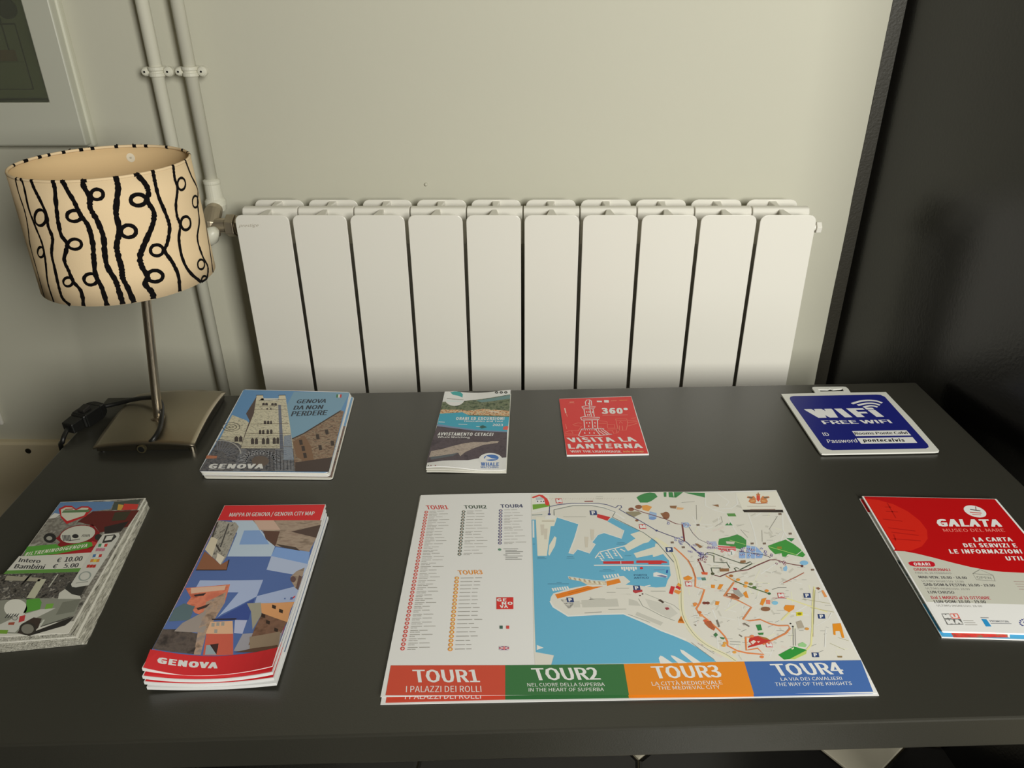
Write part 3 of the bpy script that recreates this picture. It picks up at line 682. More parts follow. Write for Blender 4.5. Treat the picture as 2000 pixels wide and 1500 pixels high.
# ---- whale watching leaflet with ruffled pages
def cw(u, v): return .0022 * v ** 6 * math.sin(u * 5.2 + .6) + .0016 * (1 - v) ** 8 * math.cos(u * 6)
ws = Sheet([(868.7, 764.7), (997.3, 761.3), (988.2, 917), (832.3, 912)], .0050, cw)
t = leaf(ws, 'excursion_leaflet', 'ruffled blue and dark boat excursion leaflet in front of the radiator centre', 'leaflet')
ws.paper(t, M_paper, .0009); ws.paper(t, M_paper2, .0009, dv=.0018, dz=-.0015, ck=.6, name='page'); ws.paper(t, M_paper2, .0012, dv=.0026, du=.0006, dz=-.0030, ck=.2, name='page')
a = Art(ws).use(810, 740, 7.5)
HILL = photo('print_hills', [(48, 60, 44), (78, 92, 66), (110, 116, 92), (60, 76, 60)], 160); TOWN = photo('print_town', [(70, 60, 50), (190, 130, 84), (214, 190, 160), (90, 96, 70)], 320, stretch=(1, 1.6, 1))
a.poly([(745, 322), (1398, 228), (1388, 560), (360, 530), (408, 338)], HILL, 1)
a.poly([(900, 318), (1400, 236), (1396, 290), (1150, 325), (980, 345)], (96, 128, 130), 2)
a.poly([(385, 450), (700, 455), (760, 470), (1000, 440), (1386, 470), (1384, 545), (368, 512)], TOWN, 2)
a.poly([(366, 512), (700, 490), (800, 540), (1386, 560), (1355, 778), (880, 752), (560, 705), (328, 688)], (58, 150, 176), 3)
a.poly([(328, 660), (560, 700), (880, 742), (1355, 770), (1353, 784), (870, 760), (326, 694)], (110, 130, 160), 4)
DKP = photo('print_sea_dark', [(58, 50, 58), (78, 68, 76), (70, 60, 66)], 90)
a.poly([(326, 692), (870, 758), (1353, 782), (1342, 1152), (945, 1162), (780, 1192), (400, 1200), (172, 1232), (240, 960)], DKP, 3)
a.poly([(240, 1060), (400, 1030), (560, 985), (720, 945), (860, 928), (1060, 930), (1120, 915), (1235, 912), (1215, 940), (1010, 968), (860, 1020), (740, 1075), (665, 1135), (640, 1085), (430, 1120), (210, 1150)], photo('print_whale', [(110, 98, 92), (168, 154, 144), (140, 128, 122)], 200, stretch=(1, 3, 1)), 5)
a.poly([(215, 1110), (420, 1075), (640, 1085), (560, 1130), (280, 1180), (195, 1190)], (84, 90, 98), 4)
for x, y, l in ((350, 632, 90), (640, 665, 130), (1090, 485, 150), (900, 700, 60)): a.line([(x, y), (x + l, y + 3)], 1.2, (210, 214, 210), 5)
a.ell((585, 290), 148, 108, WHT, 6, 28); a.poly([(520, 200), (580, 185), (660, 190), (705, 225), (700, 275), (640, 250), (560, 235)], (60, 150, 150), 7)
a.line([(470, 290), (715, 310)], 1.2, (120, 120, 116), 7); a.line([(470, 325), (700, 335)], 3.2, (196, 214, 208), 7)
a.poly([(1290, 745), (1300, 705), (1345, 690), (1372, 700), (1360, 750)], (200, 90, 80), 5); a.poly([(930, 700), (1000, 680), (1060, 710), (980, 730)], (44, 84, 80), 5)
a.text('ORARI ED ESCURSIONI', (605, 602), (1308, 602), (612, 564), WHT, 8, .03); a.text('Timetables and Tour', (715, 632), (1296, 634), (719, 610), WHT, 8, .01); a.text('2023', (1140, 692), (1288, 693), (1146, 660), WHT, 8, .02)
a.text('AVVISTAMENTO CETACEI', (335, 830), (1142, 838), (350, 788), WHT, 8, .03); a.text('Whale Watching', (335, 866), (806, 872), (341, 842), (214, 208, 206), 8, .01)
for x in (1200, 1268, 1335): a.ell((x, 200), 26, 17, (64, 66, 64), 6, 14); a.ell((x, 200), 9, 6, WHT, 7, 8)
a.ell((1110, 1180), 172, 92, WHT, 6, 28); a.ell((1122, 1158), 108, 46, (66, 108, 172), 7, 20); a.poly([(1010, 1190), (1050, 1130), (1130, 1165), (1210, 1180), (1120, 1180)], WHT, 8)
a.text('WHALE', (975, 1272), (1228, 1274), (978, 1226), (92, 120, 172), 8, .04); a.text('WATCHING', (966, 1308), (1225, 1308), (968, 1282), (92, 120, 172), 8, .01)
for x, c_ in ((200, (70, 80, 70)), (238, (120, 60, 60)), (305, (150, 60, 70))): a.line([(x - 8, 1272), (x + 8, 1270)], 1.8, c_, 6)
a.build(t)

# ---- city guide magazines
gs = Sheet([(475.4, 760.5), (683.7, 765.5), (640, 923.5), (388, 921)], .0064)
NAMES = ['topmost city guide with tower and blue sky on its cover, right of the lamp', 'second city guide from the top in the stack right of the lamp', 'third city guide from the top in the stack right of the lamp', 'lowest city guide jutting out under the stack right of the lamp']
for i in range(4):
    t = leaf(gs, 'city_guide', NAMES[i], 'magazine', 'city guide magazines stacked beside the lamp')
    du, dv, rot = [(0, 0, 0), (.0012, .0007, .004), (.002, .0012, .002), (.0055, .0045, 0)][i]; dz = -.0015 * i
    gs.paper(t, M_paper if i % 2 == 0 else M_paper2, .0012, du=du, dv=dv, dz=dz, rot=rot, rc=.004)
    a = Art(gs, wv(gs, du, dv)).use(370, 740, 5.882); a.dz = dz
    if i:
        a.uvpoly([(.008, .008), (.992, .008), (.992, .4), (.008, .4)], (110, 146, 180), 1); a.uvpoly([(.008, .4), (.992, .4), (.992, .985), (.008, .985)], photo('print_edge', [(60, 56, 56), (120, 96, 84), (84, 80, 84)], 160), 1)
        a.build(t); continue
    a.poly([(624, 125), (1838, 158), (1800, 330), (1600, 1070), (1560, 1078), (112, 1060), (300, 740)], (96, 140, 186), 1)
    a.poly([(1200, 150), (1838, 160), (1700, 440), (1180, 700), (1120, 300)], (118, 154, 180), 2)
    STN = photo('print_stone', [(158, 152, 132), (206, 200, 180), (190, 184, 162), (122, 118, 108)], 260, stretch=(1, 3, 1)); DK = photo('print_dark', [(44, 44, 50), (74, 76, 86), (112, 110, 112), (52, 50, 54)], 260, stretch=(1, 2.5, 1))
    a.poly([(492, 415), (655, 478), (700, 520), (620, 790), (560, 800), (345, 700), (400, 590)], STN, 2)
    a.poly([(340, 690), (560, 740), (640, 800), (1190, 790), (1215, 1065), (112, 1060)], DK, 3)
    a.poly([(650, 400), (770, 205), (780, 300), (700, 560), (590, 790), (640, 620), (690, 480)], (84, 70, 68), 3)
    a.poly([(765, 240), (1050, 240), (1108, 230), (1150, 500), (1170, 640), (1195, 800), (590, 800), (650, 620), (740, 400)], STN, 4)
    a.poly([(1020, 300), (1050, 300), (1082, 800), (1040, 800)], (104, 110, 128), 5); a.poly([(1085, 660), (1168, 640), (1200, 930), (1080, 930)], photo('print_blue_stone', [(110, 124, 146), (140, 148, 160), (90, 100, 122)], 260, stretch=(1, 5, 1)), 6)
    for x, w_ in ((808, 34), (1065, 34)): a.poly([(x - w_, 190), (x + w_, 185), (x + w_ + 15, 245), (x - w_ - 10, 245)], (206, 196, 172), 6); a.line([(x - w_ - 8, 190), (x + w_ + 8, 188)], 1.3, (52, 44, 44), 7)
    a.poly([(830, 225), (1025, 225), (1030, 250), (800, 250)], (206, 206, 200), 6); a.line([(800, 250), (1110, 236)], 1.0, (60, 50, 46), 7)
    for y, x0a, x1a in ((315, 800, 1115), (355, 740, 1120), (520, 700, 1140), (630, 645, 1160), (782, 590, 1185)): a.line([(x0a, y), (x1a, y - 4)], .8, (96, 80, 66), 7)
    for x, y, w_, hh in ((852, 290, 15, 15), (886, 290, 15, 15), (955, 292, 15, 15), (990, 292, 15, 15), (893, 345, 10, 8), (935, 345, 10, 8), (868, 500, 14, 20), (905, 500, 14, 20), (938, 500, 10, 20), (812, 610, 14, 26), (848, 610, 14, 26), (900, 608, 14, 26), (940, 606, 14, 26),
                         (725, 715, 18, 38), (770, 715, 18, 38), (850, 715, 18, 38), (900, 712, 18, 38), (975, 710, 18, 38), (1015, 708, 16, 38), (540, 690, 22, 32), (590, 690, 20, 34)): a.poly([(x - w_, y + hh), (x - w_, y - hh * .5), (x, y - hh), (x + w_, y - hh * .5), (x + w_, y + hh)], (64, 56, 56), 7)
    a.line([(815 + 165 * math.cos(b_), 960 - 130 * math.sin(b_)) for b_ in [i_ * math.pi / 16 for i_ in range(17)]], 2.2, (120, 122, 130), 5)
    for i_ in range(17):
        b_ = i_ * math.pi / 16; a.line([(815 + 165 * math.cos(b_), 965 - 95 * math.sin(b_)), (815 + 250 * math.cos(b_), 955 - 140 * math.sin(b_))], 1.3, (142, 142, 148), 5)
    a.ell((815, 945), 100, 60, (96, 84, 78), 6); 
    for i_ in range(9):
        b_ = .2 + i_ * .18; a.line([(330 + 100 * math.cos(b_), 900 - 80 * math.sin(b_)), (330 + 230 * math.cos(b_), 880 - 170 * math.sin(b_))], 1.2, (110, 112, 122), 5)
    a.line([(360 + 230 * math.cos(b_), 860 - 150 * math.sin(b_)) for b_ in [i_ * .17 for i_ in range(11)]], 1.4, (160, 158, 156), 6)
    for r_ in (100, 62, 24): a.line([(480 + r_ * math.cos(i_ * .39), 553 + r_ * .5 * math.sin(i_ * .39)) for i_ in range(16)], 1.0, (92, 88, 78), 5, closed=True)
    BRK = photo('print_brick', [(92, 72, 60), (126, 100, 84), (150, 132, 112), (80, 66, 58)], 200, stretch=(1, 2, 1))
    a.poly([(1175, 695), (1320, 630), (1740, 362), (1775, 375), (1600, 1068), (1215, 1065)], BRK, 3); a.line([(1180, 690), (1320, 625), (1740, 366)], 2.2, (66, 52, 46), 5)
    a.poly([(1190, 720), (1320, 650), (1400, 780), (1440, 1000), (1230, 900)], (120, 92, 72), 4)
    for x, y in ((1278, 730), (1305, 800), (1325, 880), (1470, 665), (1575, 610), (1500, 790), (1640, 740)): a.poly([(x - 20, y - 26), (x + 16, y - 30), (x + 26, y + 26), (x - 10, y + 32)], (58, 48, 46), 6)
    a.poly([(1215, 960), (1640, 900), (1600, 1068), (1215, 1066)], (70, 58, 56), 5); a.poly([(200, 880), (320, 885), (310, 915), (185, 918)], (170, 110, 84), 5)
    for k_ in range(26):
        y = 655 + 16 * k_
        if y < 800: a.line([(640 - (y - 655) * .3, y), (1165 + (y - 655) * .15, y - 5)], .55, (112, 108, 104), 5)
        if y > 800: a.line([(590 - (y - 800) * .35, y), (660 - (y - 800) * .3, y)], .8, (142, 146, 156), 5); a.line([(985, y), (1195, y - 3)], .8, (136, 140, 150), 5)
        if y < 790: a.line([(365 - (y - 655) * .2, y + 10), (600, y)], .5, (110, 104, 98), 5)
    for y in range(560, 900, 34): a.line([(1440, y + 60), (1690, y - 60)], .5, (150, 132, 116), 5)
    for x in range(880, 1180, 40): a.line([(x, 830), (x + 6, 1050)], .6, (52, 52, 60), 5)
    NV = (42, 52, 66)
    a.text('GENOVA', (1226, 282), (1562, 276), (1250, 238), NV, 8, .02); a.text('DA NON', (1194, 356), (1522, 346), (1216, 310), NV, 8, .02); a.text('PERDERE', (1168, 430), (1570, 416), (1190, 374), NV, 8, .02)
    for k_, c_ in enumerate(((60, 120, 80), (220, 220, 214), (190, 60, 60))): a.poly([(1690 + 20 * k_, 180), (1710 + 20 * k_, 180), (1706 + 20 * k_, 216), (1686 + 20 * k_, 216)], c_, 8)
    a.text('GENOVA', (222, 1030), (835, 1030), (247, 980), (220, 218, 208), 8, .04); a.line([(222, 1042), (400, 1042)], .5, (190, 188, 180), 8)
    a.build(t)

# ---- red city map leaflets, curled at the near end
def cr(u, v): return v ** 3 * (.0075 * (2 * u - 1) ** 2 - .0028)
rs = Sheet([(438.6, 987), (636, 985), (531.5, 1297), (277, 1305)], .0155, cr)
NAMES = ['topmost red and blue city map leaflet, curling near end, left of the big map', 'second red city map leaflet from the top, left of the big map', 'third red city map leaflet from the top, left of the big map', 'lowest red city map leaflet lying on the table left of the big map']
RR = (196, 42, 48)
for i in range(4):
    t = leaf(rs, 'city_map_leaflet', NAMES[i], 'leaflet', 'red city map leaflets in a stack')
    du, dv = [(0, 0), (.0004, .0034), (.0010, .0046), (.0022, .0052)][i]; dz = -.0037 * i; ck = [1, .8, .6, .35][i]
    rs.paper(t, M_paper, .0028, du=du, dv=dv, dz=dz, ck=ck)
    a = Art(rs, wv(rs, du, dv)).use(250, 960, 3.6585); a.dz = dz; a.ck = ck
    if i:
        if i < 3: a.uvpoly([(.008, .85), (.992, .85), (.992, .997), (.008, .997)], RR, 1)
        a.uvpoly([(.008, .004), (.992, .004), (.992, .85), (.008, .85)], (120, 130, 150), 1); a.build(t); continue
    a.uvpoly([(.004, .002), (.996, .002), (.996, .996), (.004, .996)], RR, 1)
    B1, B2, B3 = (78, 102, 158), (158, 172, 208), (172, 188, 216)
    a.poly([(642, 206), (1385, 206), (1345, 330), (1075, 1112), (900, 1150), (620, 1178), (400, 1165), (170, 1130), (400, 700)], B1, 2)
    a.poly([(740, 206), (895, 206), (960, 290), (1050, 395), (1022, 465), (710, 465), (780, 300)], B3, 3); a.poly([(830, 280), (940, 278), (990, 345), (1010, 378), (795, 380)], (124, 154, 202), 4)
    a.poly([(1055, 398), (1300, 432), (1285, 520), (1022, 462)], (120, 152, 206), 3); a.poly([(1025, 462), (1290, 520), (1250, 605), (990, 560)], (166, 178, 208), 4)
    RK = photo('print_rock', [(120, 104, 92), (158, 140, 126), (140, 120, 108)], 60, stretch=(1, 3, 1))
    a.poly([(890, 206), (1385, 206), (1345, 335), (1295, 432), (1055, 392), (965, 290)], RK, 5); a.poly([(900, 206), (1040, 206), (1090, 275), (940, 276)], (188, 160, 146), 6)
    a.poly([(965, 282), (1085, 285), (1060, 372), (1050, 392), (985, 340)], (88, 62, 54), 6); a.poly([(1165, 288), (1378, 238), (1346, 332)], (78, 62, 58), 6); a.poly([(1055, 375), (1200, 400), (1230, 425), (1100, 400)], (70, 58, 54), 7)
    a.poly([(1262, 545), (1205, 570), (1162, 610), (1166, 642), (1195, 690), (1215, 705), (1240, 640)], RK, 5); a.poly([(1200, 690), (1222, 600), (1245, 610), (1215, 705)], (96, 74, 72), 6); a.ell((1180, 628), 20, 22, (96, 72, 72), 6)
    LB = photo('print_facade', [(90, 88, 84), (160, 156, 148), (128, 122, 114)], 170, stretch=(2.5, 1, 1))
    a.poly([(642, 208), (770, 222), (792, 252), (705, 465), (665, 525), (610, 475), (550, 420)], LB, 5); a.poly([(600, 320), (642, 345), (600, 470), (550, 415)], (196, 186, 166), 6); a.poly([(640, 440), (690, 470), (660, 524), (628, 490)], (206, 198, 182), 6)
    a.line([(640, 220), (600, 330), (660, 430)], 1.6, (60, 56, 54), 6); a.line([(720, 230), (660, 400)], 1.4, (72, 70, 70), 6)
    a.poly([(548, 428), (612, 478), (660, 524), (722, 490), (705, 562), (485, 562)], (132, 88, 66), 5); a.line([(485, 562), (705, 562), (722, 488)], 1.1, (50, 34, 30), 6)
    a.poly([(515, 635), (966, 632), (920, 750), (670, 878), (640, 900), (790, 722), (470, 716)], B2, 3); a.poly([(922, 748), (1190, 680), (1218, 705), (1190, 792), (905, 800)], B2, 3); a.poly([(640, 905), (905, 765), (860, 920), (620, 916)], (56, 76, 142), 3)
    OB = photo('print_orange', [(170, 84, 66), (206, 122, 96), (190, 104, 84)], 70)
    a.poly([(410, 690), (730, 664), (690, 800), (600, 900), (480, 870), (420, 800), (450, 760)], OB, 5); a.poly([(450, 690), (700, 672), (690, 705), (560, 718), (450, 730)], (206, 170, 150), 6)
    a.poly([(470, 740), (560, 725), (540, 745), (480, 752)], (50, 40, 44), 7); a.poly([(490, 835), (590, 800), (560, 830), (500, 850)], (60, 46, 46), 7)
    a.poly([(560, 790), (700, 720), (690, 800), (560, 1010), (520, 1168), (470, 1168), (500, 1000)], photo('print_alley', [(118, 100, 88), (166, 140, 122), (140, 126, 120)], 120, stretch=(1, 1, 1)), 6)
    a.poly([(390, 940), (560, 850), (560, 1010), (330, 1000)], (146, 136, 132), 6); a.poly([(330, 840), (400, 800), (480, 820), (440, 920), (290, 930)], (84, 104, 112), 5)
    a.poly([(250, 985), (345, 985), (520, 1020), (500, 1165), (300, 1145), (175, 1125)], photo('print_alley_dark', [(50, 44, 44), (88, 78, 74), (66, 60, 60)], 80), 5)
    a.poly([(590, 932), (748, 926), (752, 1018), (555, 1018)], (214, 166, 136), 7); a.poly([(560, 1018), (752, 1018), (752, 1168), (535, 1172)], (190, 90, 74), 7); a.line([(600, 915), (775, 912)], 1.3, (44, 36, 44), 8)
    for x, y in ((610, 955), (645, 950), (680, 948), (630, 1000)): a.poly([(x - 12, y - 14), (x + 10, y - 14), (x + 8, y + 12), (x - 14, y + 12)], (150, 146, 140), 8)
    a.poly([(560, 1100), (640, 1095), (632, 1168), (550, 1168)], (142, 156, 164), 8); a.poly([(585, 1095), (648, 1088), (632, 1165), (645, 1110)], (60, 40, 40), 9)
    a.poly([(765, 918), (852, 920), (818, 1018), (758, 1012)], (170, 176, 206), 5); a.poly([(820, 1018), (1110, 985), (1075, 1112), (900, 1145), (755, 1140)], (150, 148, 158), 4)
    BB = photo('print_brown_block', [(92, 66, 54), (124, 92, 76), (106, 80, 68)], 70)
    a.poly([(960, 870), (1140, 930), (1095, 1010), (860, 1100), (905, 980)], BB, 6); a.poly([(850, 800), (950, 795), (955, 880), (890, 990), (880, 860)], (150, 146, 132), 6); a.poly([(950, 800), (1190, 790), (1160, 850), (1140, 935), (955, 868)], (206, 150, 104), 7)
    for x, y in ((968, 888), (1002, 935), (1060, 990), (1095, 855), (1045, 825)): a.poly([(x - 14, y - 16), (x + 14, y - 6), (x + 10, y + 18), (x - 16, y + 8)], (50, 38, 34), 8)
    a.poly([(870, 1040), (1090, 1000), (1075, 1112), (870, 1140)], (140, 122, 104), 8); a.poly([(760, 1150), (900, 1120), (1070, 1098), (1072, 1116), (900, 1150)], (90, 66, 54), 9)
    a.poly([(160, 1130), (400, 1166), (620, 1180), (900, 1152), (1072, 1114), (1030, 1250), (400, 1315), (110, 1260)], RR, 10)
    a.text('MAPPA DI GENOVA / GENOVA CITY MAP', (722, 181), (1330, 171), (731, 154), (232, 218, 214), 11, .012)
    a.text('GENOVA', (214, 1226), (632, 1264), (224, 1188), (232, 224, 218), 12, .045)
    a.build(t)

# ---- tourist train leaflets, a thick fanned stack at the left
ts = Sheet([(118, 980.6), (284.4, 972.7), (134, 1236), None], .0088)
STK = photo('print_bled_edge', [(84, 82, 74), (178, 176, 166), (120, 118, 108), (196, 194, 184)], 70, stretch=(7, .6, 7))
ordn = ['topmost', 'second', 'third', 'fourth', 'fifth', 'sixth', 'seventh', 'eighth', 'ninth', 'lowest']
for i in range(10):
    lab = ('topmost' if i == 0 else 'lowest' if i == 9 else ordn[i] + ' from the top') + ' tourist train leaflet in the fanned stack at the left'
    t = leaf(ts, 'train_leaflet', lab, 'leaflet', 'tourist train leaflets in a stack')
    du = .0010 * i; dv = .0007 * i + (.0012 if i > 5 else 0); dz = -.00088 * i; rot = [0, .012, .016, .023, .029, .035, .040, .046, .052, .056][i]
    ts.paper(t, M_paper2 if i in (0, 4) else STK, .00068, du=du, dv=dv, dz=dz, rot=rot)
    a = Art(ts, wv(ts, du, dv)).use(0, 950, 4.4125); a.dz = dz; a.rot = rot
    GR = photo('print_grey_street', [(64, 62, 58), (140, 138, 130), (104, 100, 94), (170, 168, 160)], 70); GD = photo('print_dark_street', [(34, 32, 32), (96, 92, 86), (56, 54, 54), (150, 146, 138)], 150)
    if i:
        a.uvpoly([(.03, .01), (.965, .01), (.965, .42), (.03, .42)], GR, 1); a.uvpoly([(.03, .42), (.965, .42), (.965, .60), (.03, .60)], (200, 198, 188), 1); a.uvpoly([(.03, .60), (.965, .60), (.965, .90), (.03, .90)], GD, 1); a.build(t); continue
    a.uvpoly([(.005, .004), (.985, .004), (.985, .93), (.005, .93)], GR, 1)
    a.poly([(520, 138), (985, 130), (955, 195), (800, 215), (440, 255)], (92, 124, 166), 2); a.poly([(440, 255), (470, 230), (520, 240), (480, 270), (420, 280)], (200, 200, 196), 3)
    a.poly([(985, 135), (1220, 110), (1190, 150), (1120, 205), (960, 205)], (70, 78, 72), 3); a.poly([(1070, 150), (1195, 155), (1180, 200), (1050, 205)], (186, 60, 54), 4); a.poly([(1020, 155), (1070, 160), (1045, 205), (1010, 205)], (190, 150, 70), 4)
    a.poly([(800, 215), (1200, 205), (1100, 350), (860, 400), (820, 345), (670, 305)], (92, 38, 36), 3); a.poly([(990, 225), (1130, 215), (1080, 290), (960, 300)], (60, 56, 44), 4); a.poly([(900, 350), (1110, 300), (1040, 390), (900, 410)], (44, 40, 40), 4)
    a.poly([(480, 450), (560, 380), (800, 330), (860, 400), (830, 520), (500, 600), (400, 600), (520, 480)], (128, 30, 36), 3)
    a.poly([(505, 195), (560, 166), (620, 168), (655, 195), (700, 172), (760, 172), (798, 196), (740, 260), (575, 325), (525, 270)], (178, 40, 44), 4); a.poly([(525, 200), (570, 180), (620, 182), (655, 208), (705, 184), (765, 186), (725, 252), (580, 300), (530, 255)], (196, 196, 180), 5)
    a.line([(540, 218), (770, 212)], 4.0, (92, 120, 84), 6); a.line([(560, 200), (630, 196)], 2.0, (150, 90, 84), 6)
    E_ = [(670 + 160 * math.cos(b_) + 10 * math.sin(b_), 415 + 78 * math.sin(b_) - 28 * math.cos(b_)) for b_ in [k_ * math.pi / 12 for k_ in range(24)]]
    a.poly(E_, (124, 28, 34), 4); a.poly([(670 + (x - 670) * .94, 415 + (y - 415) * .92) for x, y in E_], (190, 190, 180), 5)
    for k_ in range(6): a.line([(540 + 12 * k_, 420), (548 + 12 * k_, 470)], .7, (50, 50, 60), 6); a.line([(705 + 13 * k_, 435), (718 + 11 * k_, 415)], .7, (90, 88, 84), 6)
    a.ell((650, 430), 28, 18, (44, 44, 44), 6); a.line([(590, 470), (690, 455)], 1.6, (120, 118, 112), 6)
    a.ell((430, 445), 55, 42, (40, 40, 40), 4); a.ell((425, 448), 26, 18, (150, 150, 142), 5); a.ell((850, 440), 34, 28, (46, 46, 44), 6)
    G1 = (84, 150, 60)
    a.poly([(235, 520), (480, 498), (520, 522), (745, 478), (850, 490), (750, 535), (500, 582), (270, 606), (205, 598)], G1, 6); a.poly([(790, 470), (850, 490), (800, 520)], (180, 60, 60), 7)
    a.poly([(440, 592), (600, 565), (835, 522), (800, 572), (560, 592)], (160, 34, 40), 6); a.poly([(165, 602), (450, 592), (795, 570), (700, 706), (60, 726)], (198, 197, 190), 7); a.poly([(60, 726), (700, 706), (690, 738), (30, 756)], (92, 140, 66), 7)
    a.text('#ILTRENINODIGENOVA', (212, 600), (745, 524), (232, 570), (206, 220, 190), 8, .03)
    DT = (52, 52, 56)
    a.text('Intero', (160, 652), (342, 662), (178, 620), DT, 8, .02); a.text('€  10.00', (486, 656), (702, 642), (503, 616), DT, 8, .02); a.text('Bambini', (120, 708), (374, 713), (142, 672), DT, 8, .02); a.text('€    5.00', (450, 708), (668, 698), (468, 672), DT, 8, .02)
    a.poly([(0, 760), (690, 738), (640, 850), (760, 860), (700, 968), (240, 970), (0, 990), (-200, 1100), (-100, 800)], GD, 3)
    a.poly([(330, 800), (400, 800), (300, 965), (220, 975)], (176, 176, 156), 4); a.poly([(60, 770), (360, 790), (340, 820), (40, 810)], (150, 146, 130), 4); a.line([(270, 755), (190, 845)], 2.0, (30, 28, 28), 4); a.line([(500, 755), (420, 870)], 1.2, (170, 170, 160), 4)
    a.poly([(590, 835), (770, 800), (700, 940), (520, 950)], (52, 52, 50), 4); a.poly([(510, 920), (560, 885), (620, 930), (690, 945), (700, 970), (500, 970)], (190, 190, 182), 5)
    a.poly([(-80, 990), (240, 965), (700, 965), (640, 1110), (360, 1210), (340, 1130), (260, 1130), (160, 1270), (-120, 1260)], (132, 134, 124), 4)
    a.ell((135, 1050), 100, 78, (206, 206, 198), 6); a.poly([(230, 975), (340, 965), (360, 1000), (345, 1060), (200, 1095), (225, 1040)], G1, 6); a.poly([(400, 1015), (465, 1010), (450, 1050), (385, 1060)], (110, 160, 66), 6)
    a.poly([(0, 1190), (150, 1120), (350, 1060), (480, 1050), (360, 1110), (200, 1190), (130, 1260), (-60, 1250)], (190, 190, 184), 5)
    a.poly([(170, 1120), (220, 1110), (210, 1160), (160, 1175)], (180, 60, 62), 7); a.poly([(75, 1175), (130, 1170), (120, 1195), (70, 1195)], (150, 76, 60), 7); a.ell((128, 1135), 26, 22, (120, 120, 116), 8); a.ell((128, 1135), 19, 16, (176, 176, 170), 9)
    for k_ in range(5): a.line([(45 + 22 * k_, 1135), (75 + 22 * k_, 1098)], .9, (60, 60, 60), 8)
    a.poly([(150, 1265), (200, 1180), (290, 1130), (360, 1140), (330, 1220), (250, 1290)], (60, 50, 46), 6); a.ell((240, 1228), 74, 58, (52, 48, 44), 7); a.ell((238, 1230), 54, 42, (120, 118, 110), 8)
    a.poly([(540, 1000), (700, 970), (640, 1080), (480, 1110)], (112, 114, 104), 6); a.line([(345, 1205), (380, 1150)], 1.6, (184, 186, 178), 7); a.line([(350, 1210), (600, 1130)], 1.0, (60, 60, 56), 7); a.poly([(0, 1238), (72, 1240), (60, 1272), (-60, 1268)], (110, 150, 54), 7)
    a.poly([(300, 1250), (640, 1120), (600, 1170), (560, 1200), (250, 1290)], (44, 42, 40), 5)
    a.poly([(1025, 402), (895, 412), (868, 440), (612, 845), (622, 868), (655, 872), (765, 852), (1012, 470), (1032, 425)], (190, 190, 184), 9); a.poly([(905, 425), (990, 415), (1005, 435), (960, 480), (880, 490)], (56, 56, 54), 10); a.poly([(920, 432), (980, 424), (960, 462), (900, 470)], (200, 200, 194), 11)
    for x, y, cs in ((890, 508, ((60, 130, 90), (206, 206, 200), (190, 60, 56))), (868, 546, ((176, 110, 130), (176, 110, 130), (176, 110, 130))), (842, 598, ((70, 110, 160), (206, 206, 200), (180, 56, 54))), (822, 640, ((196, 130, 60), (214, 184, 60), (196, 130, 60))), (790, 688, ((170, 48, 40), (170, 48, 40), (170, 48, 40)))):
        for k_, c_ in enumerate(cs): a.poly([(x - 38 + 26 * k_, y - 10), (x - 12 + 26 * k_, y - 14), (x - 20 + 26 * k_, y + 12), (x - 46 + 26 * k_, y + 16)], c_, 10)
    a.line([(732 + 48 * math.cos(b_) + 8 * math.sin(b_), 775 + 34 * math.sin(b_) - 16 * math.cos(b_)) for b_ in [k_ * math.pi / 10 for k_ in range(20)]], 1.3, (140, 148, 144), 10, closed=True); a.line([(655, 835), (760, 822)], 1.2, (150, 152, 148), 10)
    a.build(t)

# ---- museum leaflet lying over a second one at the right
m2 = Sheet([(1678.5, 974), (1945, 980), None, (1839.5, 1244.5)], .0012)
t = leaf(m2, 'museum_leaflet', 'blue bottomed leaflet mostly hidden under the red museum leaflet at the right', 'leaflet', 'museum leaflets at the right of the table')
m2.paper(t, M_paper, .0010); a = Art(m2).use(1660, 950, 4.6882)
a.uvpoly([(.003, .005), (.997, .005), (.997, .12), (.003, .12)], (176, 20, 24), 1); a.uvpoly([(.003, .5), (.997, .5), (.997, .8), (.003, .8)], photo('print_harbour', [(40, 54, 60), (150, 158, 156), (72, 100, 116)], 120), 1)
a.uvpoly([(.003, .8), (.997, .8), (.997, .997), (.003, .997)], (64, 146, 190), 1); a.poly([(915, 1325), (1450, 1325), (1450, 1384), (950, 1384)], photo('print_food', [(96, 72, 52), (190, 40, 40), (130, 96, 70)], 120), 2); a.line([(1450, 1330), (1455, 1384)], 1.5, WHT, 3)
a.build(t)
ms = Sheet([(1683.5, 969), (1945.9, 974.5), None, (1840.3, 1232.7)], .0040)
t = leaf(ms, 'museum_leaflet', 'red and white maritime museum leaflet with opening hours at the right table edge', 'leaflet', 'museum leaflets at the right of the table')
ms.paper(t, M_paper, .0012, name='paper'); ms.paper(t, M_paper2, .0010, du=.0015, dz=-.0014, dv=-.0008, name='page')
a = Art(ms).use(1660, 950, 4.6882)
GRY = (178, 178, 168); R3 = (168, 10, 14)
a.uvpoly([(.012, .003), (.985, .003), (.985, .997), (.012, .997)], (214, 213, 206), 1)
a.uvpoly([(.012, .45), (.985, .45), (.985, .82), (.012, .82)], GRY, 2)
cq = [(400, 590), (500, 595), (620, 618), (760, 652), (950, 702), (1100, 738), (1250, 766), (1400, 784), (1594, 792), (1800, 780), (1960, 740)]
tl = ms.xy(.012, .003); tr_ = ms.xy(.985, .003); q_ = [tl, tr_, ms.xy(.985, .47)] + [a.W(p) for p in reversed(cq)] + [ms.xy(.012, .447)]
a.poly(q_, R3, 3, raw=True)
a.poly([(140, 112), (260, 125), (400, 165), (530, 230), (640, 315), (705, 400), (712, 480), (660, 550), (560, 590), (430, 582), (300, 370)], (188, 32, 20), 4)
